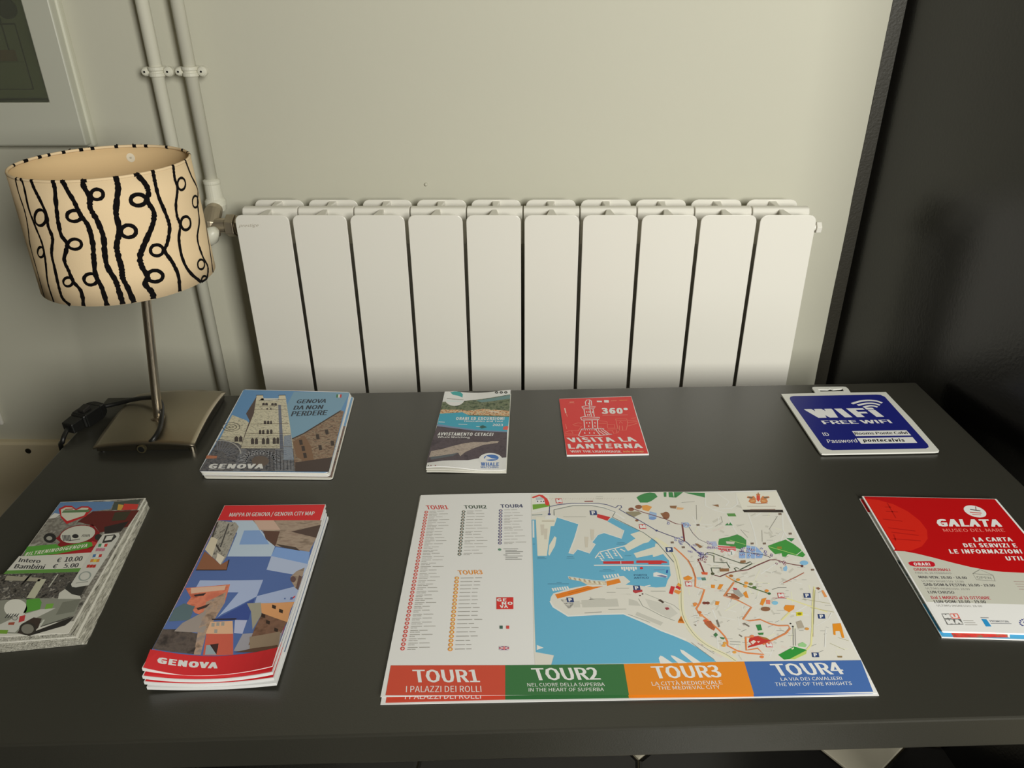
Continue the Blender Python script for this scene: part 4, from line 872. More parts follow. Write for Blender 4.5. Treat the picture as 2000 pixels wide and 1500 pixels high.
for L_ in ([(340, 150), (420, 290)], [(300, 300), (480, 320)], [(320, 190), (380, 190)], [(330, 230), (440, 235)], [(350, 380), (600, 410)], [(380, 420), (630, 450)], [(390, 480), (650, 500)], [(400, 440), (420, 500)]): a.line(L_, 1.2, (160, 20, 16), 5)
E_ = [(1145 + 104 * math.cos(b_), 230 + 50 * math.sin(b_) + 24 * math.cos(b_)) for b_ in [k_ * math.pi / 14 for k_ in range(28)]]
a.poly(E_, (224, 216, 206), 5); a.line([(1100, 212), (1195, 225)], 1.4, (70, 60, 60), 6); a.line([(1150, 185), (1155, 218)], .8, (120, 70, 66), 6); a.line([(1098, 238), (1205, 246)], 1.8, (190, 110, 104), 6); a.line([(1120, 258), (1200, 262)], 1.3, (190, 110, 104), 6)
a.text('GALATA', (815, 365), (1385, 368), (796, 304), (230, 214, 208), 6, .04); a.text('MUSEO DEL MARE', (862, 417), (1422, 416), (846, 389), (208, 112, 104), 6, .01)
for tx, L_, R1, T_ in (('LA CARTA', (1146, 505), (1490, 503), (1128, 470)), ('DEI SERVIZI E', (1052, 558), (1532, 559), (1033, 524)), ('LE INFORMAZIONI', (922, 614), (1577, 614), (906, 579)), ('UTILI', (1440, 678), (1630, 677), (1422, 643))): a.text(tx, L_, R1, T_, (230, 214, 208), 6, .03)
pl = [(560, 688), (740, 685), (772, 700), (782, 725), (765, 736), (590, 735), (548, 722), (533, 700)]
a.poly(pl, (176, 20, 36), 5); a.text('ORARI', (592, 725), (736, 725), (580, 700), (226, 214, 206), 6, .03)
D1, D2, R4 = (74, 72, 74), (134, 132, 128), (170, 50, 62)
for tx, L_, R1, T_, c_, b_ in (('ORARI INVERNALI', (590, 773), (920, 776), (580, 750), R4, .015), ('FINO AL 28 FEBBRAIO', (604, 801), (932, 805), (596, 785), D2, 0), ('MAR-VEN: 10.00 - 18.00', (636, 842), (1076, 849), (625, 820), D1, .015), ('ULTIMO INGRESSO: 17.00', (664, 876), (1046, 882), (655, 859), D2, 0),
                           ('SAB-DOM & FESTIVI: 10.00 - 19.00', (682, 911), (1332, 919), (670, 888), D1, .015), ('ULTIMO INGRESSO: 18.00', (700, 943), (1102, 950), (690, 926), D2, 0), ('LUN CHIUSO', (722, 980), (960, 983), (710, 957), D1, .015), ('Dal 1 MARZO al 31 OTTOBRE', (750, 1031), (1290, 1036), (738, 1005), R4, .015),
                           ('LUN-DOM: 10.00 - 19.00', (778, 1068), (1250, 1070), (766, 1043), D1, .015), ('ULTIMO INGRESSO: 18.00', (800, 1100), (1215, 1107), (790, 1083), D2, 0)): a.text(tx, L_, R1, T_, c_, 6, b_)
a.line([(1125, 800), (1190, 762), (1310, 815), (1330, 868), (1160, 856), (1125, 800), (1310, 815)], .55, (120, 120, 114), 6); a.text('OPEN', (1168, 845), (1300, 853), (1155, 822), (130, 130, 124), 6, .005)
for y in (872, 895, 918, 942): a.line([(1500 + (y - 872) * .7, y), (1700, y + 6)], .5, (150, 120, 116), 6)
a.poly([(838, 1167), (905, 1166), (933, 1214), (862, 1216)], (84, 84, 82), 6); a.poly([(912, 1166), (986, 1165), (1012, 1212), (938, 1214)], (200, 100, 90), 6); a.poly([(864, 1218), (1014, 1215), (1040, 1266), (890, 1268)], (92, 92, 90), 6)
a.text('M', (872, 1207), (918, 1206), (852, 1174), WHT, 7, .05); a.text('U', (945, 1205), (990, 1204), (926, 1174), WHT, 7, .04); a.text('MA', (905, 1260), (1025, 1257), (882, 1224), WHT, 7, .05)
for y in (1232, 1250, 1268): a.line([(1038 + (y - 1232) * .5, y), (1130 + (y - 1232), y + 1)], .5, (140, 138, 132), 6)
a.poly([(1203, 1215), (1250, 1218), (1296, 1284), (1246, 1284)], (40, 130, 184), 6); a.line([(1196, 1203), (1270, 1205)], .6, (90, 92, 100), 6); a.text('PROMOTORI', (1290, 1243), (1460, 1248), (1275, 1226), (96, 100, 110), 6, .01); a.line([(1290, 1255), (1480, 1258)], .6, (120, 122, 130), 6)
for k_ in range(12): a.disc((1600 + 44 * math.cos(k_ * .5236), 1248 + 30 * math.sin(k_ * .5236)), .8, (40, 50, 120), 6, 6)
a.line([(1590, 1240), (1610, 1265)], 1.2, (60, 60, 140), 6)
a.build(t)

# ---- city tour maps, two large sheets one on the other
MK = dict(A=(740, 940, 6.25), B=(740, 1100, 6.25), C=(1020, 940, 6.25), D=(1020, 1080, 6.25), E=(1280, 940, 6.25), F=(1280, 1100, 6.25), G=(1480, 1060, 6.25), H=(1020, 940, 2.857), N=(720, 1220, 1.9608))
def cm(u, v): return .0010 * math.sin(u * 7) * (1 - v) ** 6 + .0012 * v ** 10 * math.sin(3 * u + .4)
lower = Sheet([(820, 968.5), (1516, 957.5), (1717, 1358), (743, 1375.6)], .0008)
t = leaf(lower, 'tour_map', 'lower large tour map sheet whose near edge shows under the top map', 'map', 'large tour map sheets')
lower.paper(t, M_paper, .0006)
BAN = ((186, 70, 52), (52, 104, 60), (214, 124, 32), (64, 98, 158))
def banner(a, dy0=0, dy1=0):
    a.use(*MK['N']); X = [(85, 65), (523, 523), (977, 997), (1438, 1476), (1885, 1932)]
    yt = [157, 156, 152, 142, 137]; yb_ = [271, 271, 270, 268, 258]
    for i in range(4): a.poly([(X[i][0], yt[i] + dy0), (X[i + 1][0], yt[i + 1] + dy0), (X[i + 1][1], yb_[i + 1] + dy1[i + 1]), (X[i][1], yb_[i] + dy1[i])], BAN[i], 6)
    WB = (228, 224, 212)
    if dy0: 
        a.text('I PALAZZI DEI ROLLI', (139, 286), (430, 284), (141, 264), WB, 8, .005); return
    a.text('TOUR1', (176, 222), (424, 221), (170, 174), WB, 8, .02); a.text('I PALAZZI DEI ROLLI', (143, 260), (432, 259), (144, 236), WB, 8, .003)
    a.text('TOUR2', (639, 214), (887, 211), (624, 168), WB, 8, .02); a.text('NEL CUORE DELLA SUPERBA', (609, 238), (905, 236), (607, 225), WB, 8, .003); a.text('IN THE HEART OF SUPERBA', (613, 257), (901, 255), (613, 244), WB, 8, .003)
    a.text('TOUR3', (1099, 207), (1353, 202), (1082, 161), WB, 8, .02); a.text('LA CITTÀ MEDIOEVALE', (1086, 234), (1356, 229), (1082, 220), WB, 8, .003); a.text('THE MEDIEVAL CITY', (1108, 250), (1347, 246), (1104, 237), WB, 8, .003)
    a.text('TOUR4', (1566, 197), (1824, 190), (1538, 152), WB, 8, .02); a.text('LA VIA DEI CAVALIERI', (1580, 216), (1814, 212), (1576, 204), WB, 8, .003); a.text('THE WAY OF THE KNIGHTS', (1558, 236), (1852, 232), (1555, 223), WB, 8, .003)
a = Art(lower); banner(a, 29, [29, 17, 12, 8, 7]); a.build(t, 'map_print')
top = Sheet([(822, 967), (1516, 957), (1714.6, 1353.6), (743, 1361)], .0026, cm)
t = leaf(top, 'tour_map', 'top large tour map sheet with blue harbour and four coloured tour bars', 'map', 'large tour map sheets')
top.paper(t, M_paper, .0003)
a = Art(top)
def u(k): a.use(*MK[k]); return a
# land
LAND = (200, 198, 191); SEA = (92, 160, 192); CRM = (214, 210, 186); WL = (216, 214, 204)
def full(k, pts): ox, oy, s_ = MK[k]; return [(ox + x / s_, oy + y / s_) for x, y in pts]
a.use(0, 0, 1)
a.poly([(1037, 966), (1110, 963), (1300, 960.5), (1440, 962), (1512, 959.5), (1564, 1062), (1640, 1215), (1681, 1290), (1452, 1293), (1218, 1298), (1045, 1299), (1043, 1274), (1040, 1130)], LAND, 1)
# street blocks and lanes
random.seed(21)
BLK = (184, 182, 174)
for _ in range(150):
    x = random.uniform(1345, 1600); y = random.uniform(985, 1280)
    if x > 1500 + (y - 985) * .48: continue
    an = random.choice((.3, .5, -.5, 1.2, -1.0)) + random.uniform(-.15, .15); l = random.uniform(5, 17); h_ = random.uniform(2, 6); ca, sa = math.cos(an), math.sin(an)
    a.poly([(x, y), (x + l * ca, y + l * sa * .75), (x + l * ca - h_ * sa, y + (l * sa + h_ * ca) * .75), (x - h_ * sa, y + h_ * ca * .75)], BLK if random.random() < .75 else (200, 192, 186), 2)
for _ in range(120):
    x = random.uniform(1335, 1640); y = random.uniform(970, 1285)
    if x > 1505 + (y - 970) * .52 or x < 1330 + max(0, (y - 1200)) * 1.0: continue
    an = random.choice((.25, -.55, 1.35, -1.2)) + random.uniform(-.2, .2); l = random.uniform(14, 46)
    xe, ye = x + l * math.cos(an), y + l * math.sin(an) * .75
    if xe > 1506 + (ye - 957) * .49 or ye < 963 or ye > 1288: continue
    a.line([(x, y), (xe, ye)], random.uniform(.5, 1.1), random.choice((WL, WL, CRM)), 3)
for _ in range(90):
    x = random.uniform(1340, 1620); y = random.uniform(1000, 1280)
    if x > 1520 + (y - 1000) * .5 or x < 1330 + max(0, (y - 1200)) * 1.0: continue
    an = random.choice((0, 0, -.5, .35)); l = random.uniform(5, 16); a.line([(x, y), (x + l * math.cos(an), y + l * math.sin(an) * .75)], .35, (140, 140, 136), 4)
# sea
sea = full('C', [(115, 470), (165, 470), (185, 910), (300, 910), (345, 550), (390, 545), (425, 440), (690, 525), (640, 700), (570, 880), (620, 890), (675, 830), (820, 880), (890, 770), (850, 745), (920, 655), (1000, 630), (1210, 700), (1240, 600), (1040, 490), (1090, 445), (1480, 630), (1620, 720), (1740, 850), (1790, 970), (1812, 1150), (1775, 1210), (1750, 1290), (1600, 1300), (1440, 1275), (1320, 1275), (1320, 1500)]) \
    + full('D', [(1500, 820), (1700, 950), (2000, 1065)]) + full('F', [(130, 850), (400, 965), (560, 1060), (745, 1205)]) + full('D', [(1240, 1352), (355, 1365), (388, 1252), (165, 1212), (150, 800)])
a.poly(sea, SEA, 4)
u('D')
pier = [(340, 590), (350, 540), (380, 495), (600, 430), (800, 395), (1020, 385), (1010, 330), (1200, 285), (1240, 283), (1320, 352), (1260, 390), (1450, 405), (1700, 430), (1780, 400), (2000, 380), (2000, 1065), (1700, 955), (1480, 850), (1235, 745), (900, 750), (560, 772), (380, 660)]
a.poly(pier, LAND, 5)
a.line([(2000, 1062), (1700, 950), (1480, 846), (1235, 744), (900, 752), (560, 772), (380, 660), (342, 590)], 1.6, WL, 6)
a.poly([(720, 580), (1160, 560), (1180, 655), (735, 668)], (180, 179, 172), 6); a.poly([(1300, 560), (1400, 590), (1450, 650), (1300, 640)], (180, 179, 172), 6); a.poly([(1400, 720), (1720, 850), (1690, 890), (1380, 760)], (180, 179, 172), 6)
a.poly([(620, 590), (700, 585), (710, 665), (630, 668)], (184, 183, 176), 6); a.poly([(1500, 560), (1800, 640), (1900, 740), (1800, 800), (1560, 680)], (186, 185, 178), 6); a.poly([(460, 560), (1300, 500), (1380, 520), (1300, 545), (560, 680)], (188, 186, 180), 5)
a.line([(1420, 560), (1470, 650), (1700, 770), (1860, 830)], .5, (120, 124, 116), 7); a.line([(1500, 500), (1850, 640), (1920, 700)], .5, (140, 142, 136), 7)
a.poly([(400, 508), (800, 405), (860, 418), (990, 408), (700, 492), (430, 560)], (206, 114, 28), 8); a.poly([(1025, 350), (1180, 315), (1205, 365), (1035, 405)], (206, 120, 36), 8)
a.line([(395, 505), (800, 398), (1030, 400)], .8, WL, 7); a.line([(560, 500), (830, 430)], .3, (130, 70, 20), 9)
a.poly([(1940, 768), (1982, 862), (1900, 856)], (214, 124, 48), 8)
for x0b, y0b, n_, dx, dy in ((1000, 300, 6, 34, -8), (375, 455, 7, 30, -7)):
    for k_ in range(n_): a.line([(x0b + dx * k_ - 8, y0b + dy * k_ * .5 - 25), (x0b + dx * k_ + 10, y0b + dy * k_ * .5 + 12)], 1.5, WL, 6)
a.line([(560, 290), (700, 312), (850, 335), (1010, 345)], .8, WL, 6); a.poly([(560, 295), (720, 320), (860, 345), (1020, 350), (1020, 400), (800, 395), (720, 350), (570, 320)], (196, 184, 162), 5)
for k_ in range(14): a.line([(575 + 30 * k_, 292 + 5 * k_), (590 + 30 * k_, 325 + 5 * k_)], .9, (222, 212, 190) if k_ % 2 else (150, 132, 110), 6)
u('C')
for p_ in ([(165, 440), (425, 440), (390, 547), (347, 552), (300, 912), (190, 912)], [(395, 672), (418, 690), (400, 790), (330, 912), (317, 890), (330, 780)]): a.poly(p_, (206, 204, 192), 5)
a.poly([(1240, 790), (1380, 700), (1320, 650), (1340, 640), (1440, 610), (1600, 680), (1540, 745), (1480, 760), (1290, 855)], (202, 200, 188), 5); a.poly([(1360, 882), (1620, 800), (1625, 760), (1720, 780), (1800, 960), (1780, 960), (1720, 890), (1600, 928), (1590, 898), (1395, 937)], (202, 200, 188), 5)
a.line([(425, 440), (690, 525), (640, 700), (570, 880), (620, 890), (675, 830), (820, 880), (890, 770), (850, 745), (920, 655), (1000, 630), (1210, 700), (1240, 600)], 1.1, WL, 6)
a.line([(890, 940), (945, 865), (1250, 790)], 1.2, WL, 6)
for q_ in ([(945, 865), (1000, 945)], [(1040, 845), (1110, 950)], [(1130, 825), (1220, 942)]): a.line(q_, 1.1, WL, 6)
for x, y in ((940, 920), (960, 945), (975, 965), (1025, 880), (1040, 905), (1060, 930), (1115, 850), (1130, 880), (1145, 905), (1210, 835), (1240, 850)): a.line([(x - 14, y - 5), (x + 16, y + 7)], 1.5, WL, 7)
a.line([(875, 1028), (1300, 1025), (1800, 1035)], 1.4, (216, 212, 210), 5); a.line([(135, 480), (138, 690)], 1.6, WL, 5)
RB_ = (184, 44, 46)
a.poly([(985, 980), (1362, 975), (1362, 1010), (990, 1010)], RB_, 7); a.poly([(1395, 970), (1700, 968), (1770, 985), (1770, 998), (1700, 1000), (1700, 1015), (1540, 1017), (1540, 1000), (1390, 1000)], RB_, 7); a.line([(1203, 975), (1205, 1015)], .5, WL, 8)
for k_ in range(7): a.line([(1215 + 28 * k_, 1045), (1222 + 28 * k_, 1080 + (k_ % 2) * 14)], 1.6, WL, 6)
a.ell((1455, 1062), 20, 15, RB_, 7); a.poly([(1600, 1120), (1640, 1110), (1770, 1150), (1770, 1178), (1600, 1165)], (206, 206, 210), 6); a.poly([(1640, 1155), (1700, 1145), (1770, 1165), (1750, 1180)], (110, 112, 150), 7); a.line([(1605, 1085), (1740, 1082)], .6, (110, 110, 160), 7); a.poly([(1760, 1085), (1780, 1085), (1775, 1125), (1755, 1120)], (36, 76, 150), 7)
a.line([(1500, 1285), (1565, 1272)], 1.2, WL, 6)
a.text('PORTO', (1366, 1160), (1524, 1158), (1364, 1138), (40, 74, 110), 8, .01); a.text('ANTICO', (1366, 1193), (1545, 1191), (1364, 1170), (40, 74, 110), 8, .01)
for x, y, l in ((185, 930, 90), (185, 948, 110), (545, 925, 80), (540, 942, 100), (1150, 770, 130), (1160, 752, 90), (985, 1080, 100), (940, 1098, 190), (310, 1255, 260), (420, 1238, 60), (1090, 955, 150), (1250, 910, 80), (130, 770, 25), (1145, 1308, 160), (1570, 1345, 180), (1030, 1360, 110), (830, 1440, 180), (500, 437, 280), (120, 412, 110)): a.line([(x, y), (x + l, y - 1)], .45, (66, 108, 134) if y < 1260 and y not in (437, 412) else (128, 130, 124), 8)
for x, y in ((250, 600), (290, 650), (790, 750), (860, 660)): a.poly([(x - 30, y - 70), (x + 20, y - 70), (x + 10, y + 60), (x - 20, y + 60)], (190, 184, 172), 6)
# house picture top left
a.poly([(115, 180), (330, 170), (345, 330), (120, 380)], (214, 210, 198), 2); a.poly([(125, 285), (330, 272), (342, 305), (130, 348)], (104, 150, 52), 3); a.poly([(158, 215), (280, 205), (285, 270), (160, 280)], (216, 216, 210), 4); a.poly([(115, 195), (205, 165), (250, 170), (305, 215), (332, 268), (320, 300), (285, 290), (265, 215), (210, 182), (130, 210)], (196, 54, 50), 5)
for x in (188, 230, 262): a.ell((x, 248), 8, 9, (40, 50, 60), 6, 8)
a.poly([(165, 200), (260, 195), (262, 225), (170, 235)], (170, 178, 184), 5)
a.poly([(285, 420), (400, 415), (405, 460), (275, 465)], (210, 210, 204), 6); a.line([(240, 488), (395, 488)], 1.2, (166, 156, 140), 6)
# streets, roads and tour routes
a.line([(110, 385), (400, 330), (600, 285), (900, 290), (1100, 370), (1250, 460)], 2.2, WL, 6, 4); a.line([(120, 415), (245, 408)], .9, (60, 110, 120), 7)
NB = (56, 62, 112); GG = (112, 122, 104)
a.line([(390, 420), (388, 350), (620, 300), (850, 300), (1000, 328), (1135, 378), (1100, 440), (1280, 530), (1480, 630), (1640, 745), (1740, 860), (1850, 990)], .75, (92, 104, 104), 8)
a.line([(330, 400), (334, 312), (430, 290), (600, 271), (780, 272), (930, 270), (1040, 290), (1140, 326), (1175, 296), (1205, 300), (1215, 322), (1180, 342), (1300, 412), (1420, 474), (1640, 605)], .9, NB, 9); a.ell((330, 405), 18, 12, NB, 10); a.ell((1640, 605), 14, 11, NB, 10)
a.poly([(918, 400), (1075, 440), (1040, 485), (912, 442)], RB_, 7); a.line([(760, 248), (865, 246)], 1.6, (130, 60, 60), 7)
for x, y, rx, ry in ((1420, 315, 42, 26), (1755, 420, 45, 46), (1400, 480, 22, 14), (1330, 345, 35, 22)): a.ell((x, y), rx, ry, (130, 84, 60), 7, 12)
a.poly([(1460, 300), (1520, 290), (1585, 315), (1540, 370), (1470, 350)], (216, 144, 72), 7); a.poly([(1260, 375), (1420, 370), (1460, 395), (1360, 440), (1300, 420)], (136, 128, 106), 6)
a.poly([(1560, 370), (1640, 390), (1640, 450), (1560, 470), (1540, 420)], (140, 166, 200), 7); a.ell((1590, 455), 45, 18, (110, 140, 190), 8)
GP = (54, 124, 70)
a.poly([(1395, 200), (1430, 175), (1490, 150), (1560, 140), (1620, 148), (1652, 190), (1580, 240), (1530, 262), (1440, 262)], GP, 6); a.poly([(1725, 136), (1760, 134), (1760, 192), (1730, 192)], GP, 6); a.poly([(1785, 134), (1835, 134), (1850, 200), (1790, 195)], GP, 6); a.poly([(1850, 134), (1965, 134), (1880, 200), (1860, 200)], GP, 6)
for y in (190, 215): a.line([(900, y), (985, y)], .4, (140, 140, 130), 7)
for x in range(300, 1250, 28): a.line([(x, 212 + (x % 3) * 6), (x + 14, 208)], .5, (186, 176, 168), 3)
u('E')
a.poly([(350, 140), (605, 145), (605, 200)], GP, 6); a.poly([(230, 134), (325, 134), (250, 200), (228, 200)], GP, 6)
a.poly([(870, 396), (970, 394), (988, 430), (890, 430)], (84, 134, 70), 6); a.poly([(850, 540), (880, 510), (900, 540)], GP, 7); a.poly([(890, 540), (915, 505), (945, 540)], GP, 7)
a.poly([(780, 705), (905, 680), (1000, 650), (1060, 680), (1110, 720), (1108, 800), (1030, 832), (900, 790), (770, 780), (770, 740)], (60, 130, 66), 6)
a.poly([(1372, 792), (1480, 750), (1590, 714), (1690, 770), (1770, 830), (1830, 900), (1800, 930), (1620, 890), (1590, 925), (1552, 922), (1540, 880), (1460, 892), (1395, 830)], (60, 136, 60), 6); a.line([(1380, 800), (1560, 850), (1740, 905)], .7, (160, 190, 110), 7); a.poly([(1480, 800), (1540, 798), (1545, 830), (1490, 825)], (130, 120, 50), 7); a.poly([(1600, 695), (1700, 700), (1660, 740)], GP, 7)
a.line([(1720, 905), (1790, 850)], .6, WL, 8); a.line([(905, 720), (1100, 775)], .6, (160, 190, 110), 7); a.poly([(860, 735), (970, 740), (960, 770), (870, 765)], (186, 182, 170), 7)
SB_ = (130, 160, 204)
a.poly([(1112, 785), (1230, 800), (1320, 890), (1300, 940), (1112, 945)], SB_, 6); a.poly([(1020, 870), (1100, 868), (1098, 942), (1022, 942)], SB_, 6); a.ell((1815, 998), 52, 28, (120, 170, 210), 6); a.poly([(1560, 1060), (1600, 1030), (1612, 1060), (1600, 1100), (1565, 1095)], (130, 172, 206), 6); a.ell((375, 535), 42, 32, (130, 160, 204), 6); a.ell((375, 535), 20, 26, (190, 206, 220), 7)
a.poly([(650, 740), (740, 735), (760, 790), (700, 800)], (158, 166, 196), 5)
for x in (1165, 1225): a.line([(x, 790), (x - 6, 945)], .5, WL, 7)
a.line([(1112, 865), (1300, 880)], .5, WL, 7); a.poly([(762, 790), (980, 800), (985, 850), (880, 862), (770, 835)], (196, 92, 96), 6); a.line([(765, 812), (980, 828)], .6, WL, 7)
a.ell((928, 872), 44, 34, (226, 220, 210), 8); a.text('1', (922, 896), (938, 896), (920, 862), (40, 90, 80), 9, .03)
random.seed(5)
for cx, cy, rx, ry, n_, c_ in ((290, 725, 45, 50, 9, (74, 84, 150)), (460, 820, 50, 50, 8, (112, 104, 150)), (590, 900, 50, 30, 8, (80, 80, 140)), (580, 960, 50, 40, 8, (124, 66, 76)), (700, 780, 60, 45, 12, (120, 104, 150)), (1190, 860, 160, 50, 26, (92, 84, 140)), (850, 830, 90, 35, 9, (176, 60, 66)), (390, 510, 60, 45, 7, (96, 104, 160)), (1520, 985, 60, 35, 5, (120, 70, 90)), (140, 515, 40, 20, 3, (96, 104, 150)), (1400, 900, 60, 25, 3, (90, 70, 110))):
    for _ in range(n_):
        q_ = (cx + random.uniform(-rx, rx), cy + random.uniform(-ry, ry)); a.disc(q_, 1.15, c_, 9, 9); a.disc(q_, .6, (206, 202, 206), 10, 7)
a.line([(410, 560), (460, 640), (530, 710), (640, 760)], .5, (80, 66, 86), 8); 
for k_ in range(22): a.disc((1040 + k_ * 17, 862 + k_ * 2.2 + (max(0, k_ - 14) ** 1.6)), .55, (46, 46, 60), 11, 6)
BR = (108, 50, 54); DG = (62, 74, 58); OR = (206, 124, 74)
a.line([(-300, 330), (-150, 380), (0, 425), (140, 470), (250, 520), (330, 530), (355, 730)], 1.0, BR, 8); a.line([(328, 530), (356, 735)], 1.5, BR, 9)
a.line([(20, 605), (150, 655), (280, 700), (380, 745), (450, 810), (540, 890), (600, 900)], 1.0, (62, 60, 104), 8); a.line([(440, 800), (520, 870), (560, 900)], 1.8, (72, 68, 120), 9)
a.line([(520, 955), (545, 1000), (600, 1130)], 1.4, (120, 50, 46), 9); a.line([(520, 955), (580, 940), (600, 900)], 1.0, (100, 60, 80), 9)
a.line([(600, 905), (640, 872), (700, 880), (860, 940), (1040, 1002), (1110, 1008), (1160, 985), (1182, 1008), (1035, 1082), (992, 1055), (965, 1068), (990, 1102)], 1.0, DG, 9); a.line([(625, 885), (715, 912), (715, 990), (870, 996), (910, 1062)], 1.0, DG, 9); a.line([(700, 1135), (680, 1062), (800, 1062)], 1.0, DG, 9)
a.line([(720, 1150), (790, 1166), (900, 1120), (1000, 1100), (1130, 1082), (1240, 1030), (1400, 962), (1470, 960), (1600, 1002), (1700, 1022), (1800, 1035)], 1.1, (104, 54, 54), 9); a.ell((1790, 1037), 18, 14, (90, 50, 48), 10); a.ell((700, 1132), 22, 16, (70, 72, 50), 10); a.poly([(560, 1110), (640, 1115), (635, 1145), (570, 1140)], (200, 88, 56), 9)
for p_ in ([(780, 1068), (900, 1066), (900, 1102), (790, 1106)], [(480, 760), (520, 765), (582, 805), (540, 818)], [(175, 302), (262, 300), (250, 336), (185, 330)], [(1040, 970), (1100, 965), (1105, 995), (1030, 1005)], [(60, 395), (110, 385), (160, 420), (160, 460), (110, 460)], [(690, 290), (770, 285), (775, 315), (740, 308)]): a.poly(p_, (132, 96, 66), 7)
a.poly([(262, 318), (350, 328), (330, 350), (260, 348)], (206, 164, 120), 7)
for x, y in ((520, 535), (1180, 762), (1330, 762), (1645, 642), (1520, 402), (205, 750), (340, 808), (1918, 1082)): a.poly([(x - 20, y - 11), (x + 18, y - 13), (x + 22, y + 10), (x - 16, y + 12)], (112, 96, 86), 7)
for q_ in ([(320, 262), (480, 250)], [(500, 290), (505, 470)], [(730, 555), (820, 500), (800, 430)], [(1300, 600), (1305, 740)], [(1390, 590), (1490, 430)], [(1040, 590), (1130, 690)]): a.line(q_, .45, (140, 138, 132), 7)
for q_ in ([(610, 140), (610, 300), (740, 360), (870, 390), (960, 580), (1000, 640)], [(1130, 390), (1200, 600), (1240, 780)], [(1550, 400), (1560, 600), (1640, 720)], [(760, 150), (900, 250), (860, 300)], [(990, 160), (1000, 280), (930, 330), (690, 345)], [(1110, 720), (1160, 760), (1240, 790)]): a.line(q_, 1.2, WL, 4)
a.poly([(975, 136), (1440, 128), (1478, 112), (1560, 350), (1560, 382), (1078, 382)], (206, 204, 194), 5)
a.poly([(1065, 350), (1160, 348), (1555, 350), (1562, 382), (1082, 381)], (40, 36, 34), 6); a.poly([(1160, 342), (1460, 340), (1470, 352), (1150, 352)], (130, 108, 96), 6); a.line([(1120, 366), (1530, 366)], .4, (110, 90, 80), 7); a.line([(1120, 308), (1470, 308)], .7, (170, 160, 148), 6)
GO = (190, 122, 74)
a.poly([(1235, 170), (1275, 168), (1280, 225), (1258, 250), (1235, 228)], (196, 70, 52), 8); a.ell((1255, 165), 25, 12, GO, 9); a.line([(1255, 140), (1256, 170)], .8, (150, 90, 60), 9)
for sx in (-1, 1):
    a.poly([(1255 + sx * 25, 250), (1255 + sx * 30, 210), (1255 + sx * 55, 180), (1255 + sx * 80, 190), (1255 + sx * 130, 185), (1255 + sx * 140, 205), (1255 + sx * 100, 215), (1255 + sx * 120, 250), (1255 + sx * 90, 270), (1255 + sx * 40, 275)], GO, 7)
    a.poly([(1255 + sx * 60, 195), (1255 + sx * 110, 190), (1255 + sx * 135, 200), (1255 + sx * 80, 215)], (110, 96, 80), 8); a.line([(1255 + sx * 45, 240), (1255 + sx * 90, 245)], 1.0, (214, 186, 130), 8)
a.line([(1185, 268), (1255, 276), (1370, 266)], 1.0, (150, 90, 60), 8)
u('F')
a.line(full('E', [(0, 655), (150, 765), (240, 905), (290, 1100), (312, 1250)]) and [(-10, -305), (150, -195), (240, -55), (285, 120), (312, 290), (318, 540), (370, 720), (480, 880), (640, 1010), (850, 1120), (990, 1192)], 4.2, (206, 202, 176), 6, 4)
a.line([(150, -195), (240, -55), (285, 120), (312, 290), (318, 540), (360, 700), (480, 880), (640, 1010), (860, 1115), (980, 1195)], .5, (140, 140, 110), 7, 4)
a.line([(230, -190), (320, -110), (400, -30), (455, 70), (490, 180), (486, 290), (600, 325), (548, 480), (500, 560), (540, 620), (620, 680), (700, 750), (780, 820), (850, 900), (880, 960), (882, 1010), (1000, 1072), (1120, 1100), (1325, 1118), (1250, 1042), (1110, 1066), (1102, 905), (1165, 908)], 1.5, OR, 9)
a.line([(400, -40), (460, 70), (490, 180)], .5, (130, 80, 60), 10)
a.line([(960, 235), (838, 405), (1000, 452), (1172, 540), (1068, 690), (1150, 706), (1280, 690), (1400, 742), (1500, 766), (1625, 764), (1642, 800), (1590, 860), (1430, 940), (1310, 995)], 1.5, (196, 122, 78), 9)
a.line([(860, 155), (960, 218), (1050, 255)], 1.4, (200, 130, 60), 9); a.line([(960, 218), (1150, 295), (1300, 345), (1392, 377)], 1.2, (70, 92, 50), 10); a.ell((1390, 375), 20, 14, (52, 92, 60), 11)
for x, y, c_ in ((925, 158, (150, 96, 50)), (1010, 205, (206, 140, 60)), (1110, 245, (206, 140, 60)), (1165, 258, (110, 120, 80)), (1100, 285, (206, 150, 70)), (1360, 340, (214, 130, 50)), (1210, 300, (80, 110, 60)), (540, 605, (190, 110, 60)), (610, 705, (190, 90, 60)), (560, 640, (206, 140, 90)), (850, 980, (224, 150, 70)), (835, 1010, (224, 150, 70)), (965, 1090, (224, 150, 70)), (1300, 1148, (206, 120, 70)), (1180, 895, (214, 120, 80)), (600, 490, (120, 60, 50)), (640, 490, (110, 60, 50)), (490, 500, (214, 130, 70)), (1850, 805, (196, 140, 70))): a.ell((x, y), 26, 17, c_, 11, 10)
YP = (220, 130, 44)
for p_ in ([(340, 180), (400, 152), (455, 180), (440, 200), (390, 215), (350, 205)], [(680, 265), (728, 268), (724, 308), (682, 304)], [(785, 258), (832, 262), (792, 326), (755, 318)], [(1275, 505), (1300, 438), (1358, 425), (1312, 522)], [(1568, 545), (1590, 512), (1700, 518), (1692, 562), (1632, 602), (1575, 572)], [(735, 465), (785, 470), (770, 515), (730, 510)], [(1070, 370), (1110, 340), (1140, 430), (1100, 420)], [(455, 490), (495, 485), (500, 525), (470, 530)], [(272, 720), (312, 650), (350, 730)]): a.poly(p_, YP, 8)
a.line([(655, 710), (700, 800)], 3.5, (160, 86, 56), 10); a.poly([(600, 700), (660, 715), (735, 790), (715, 828), (650, 790), (600, 740)], (166, 92, 58), 10)
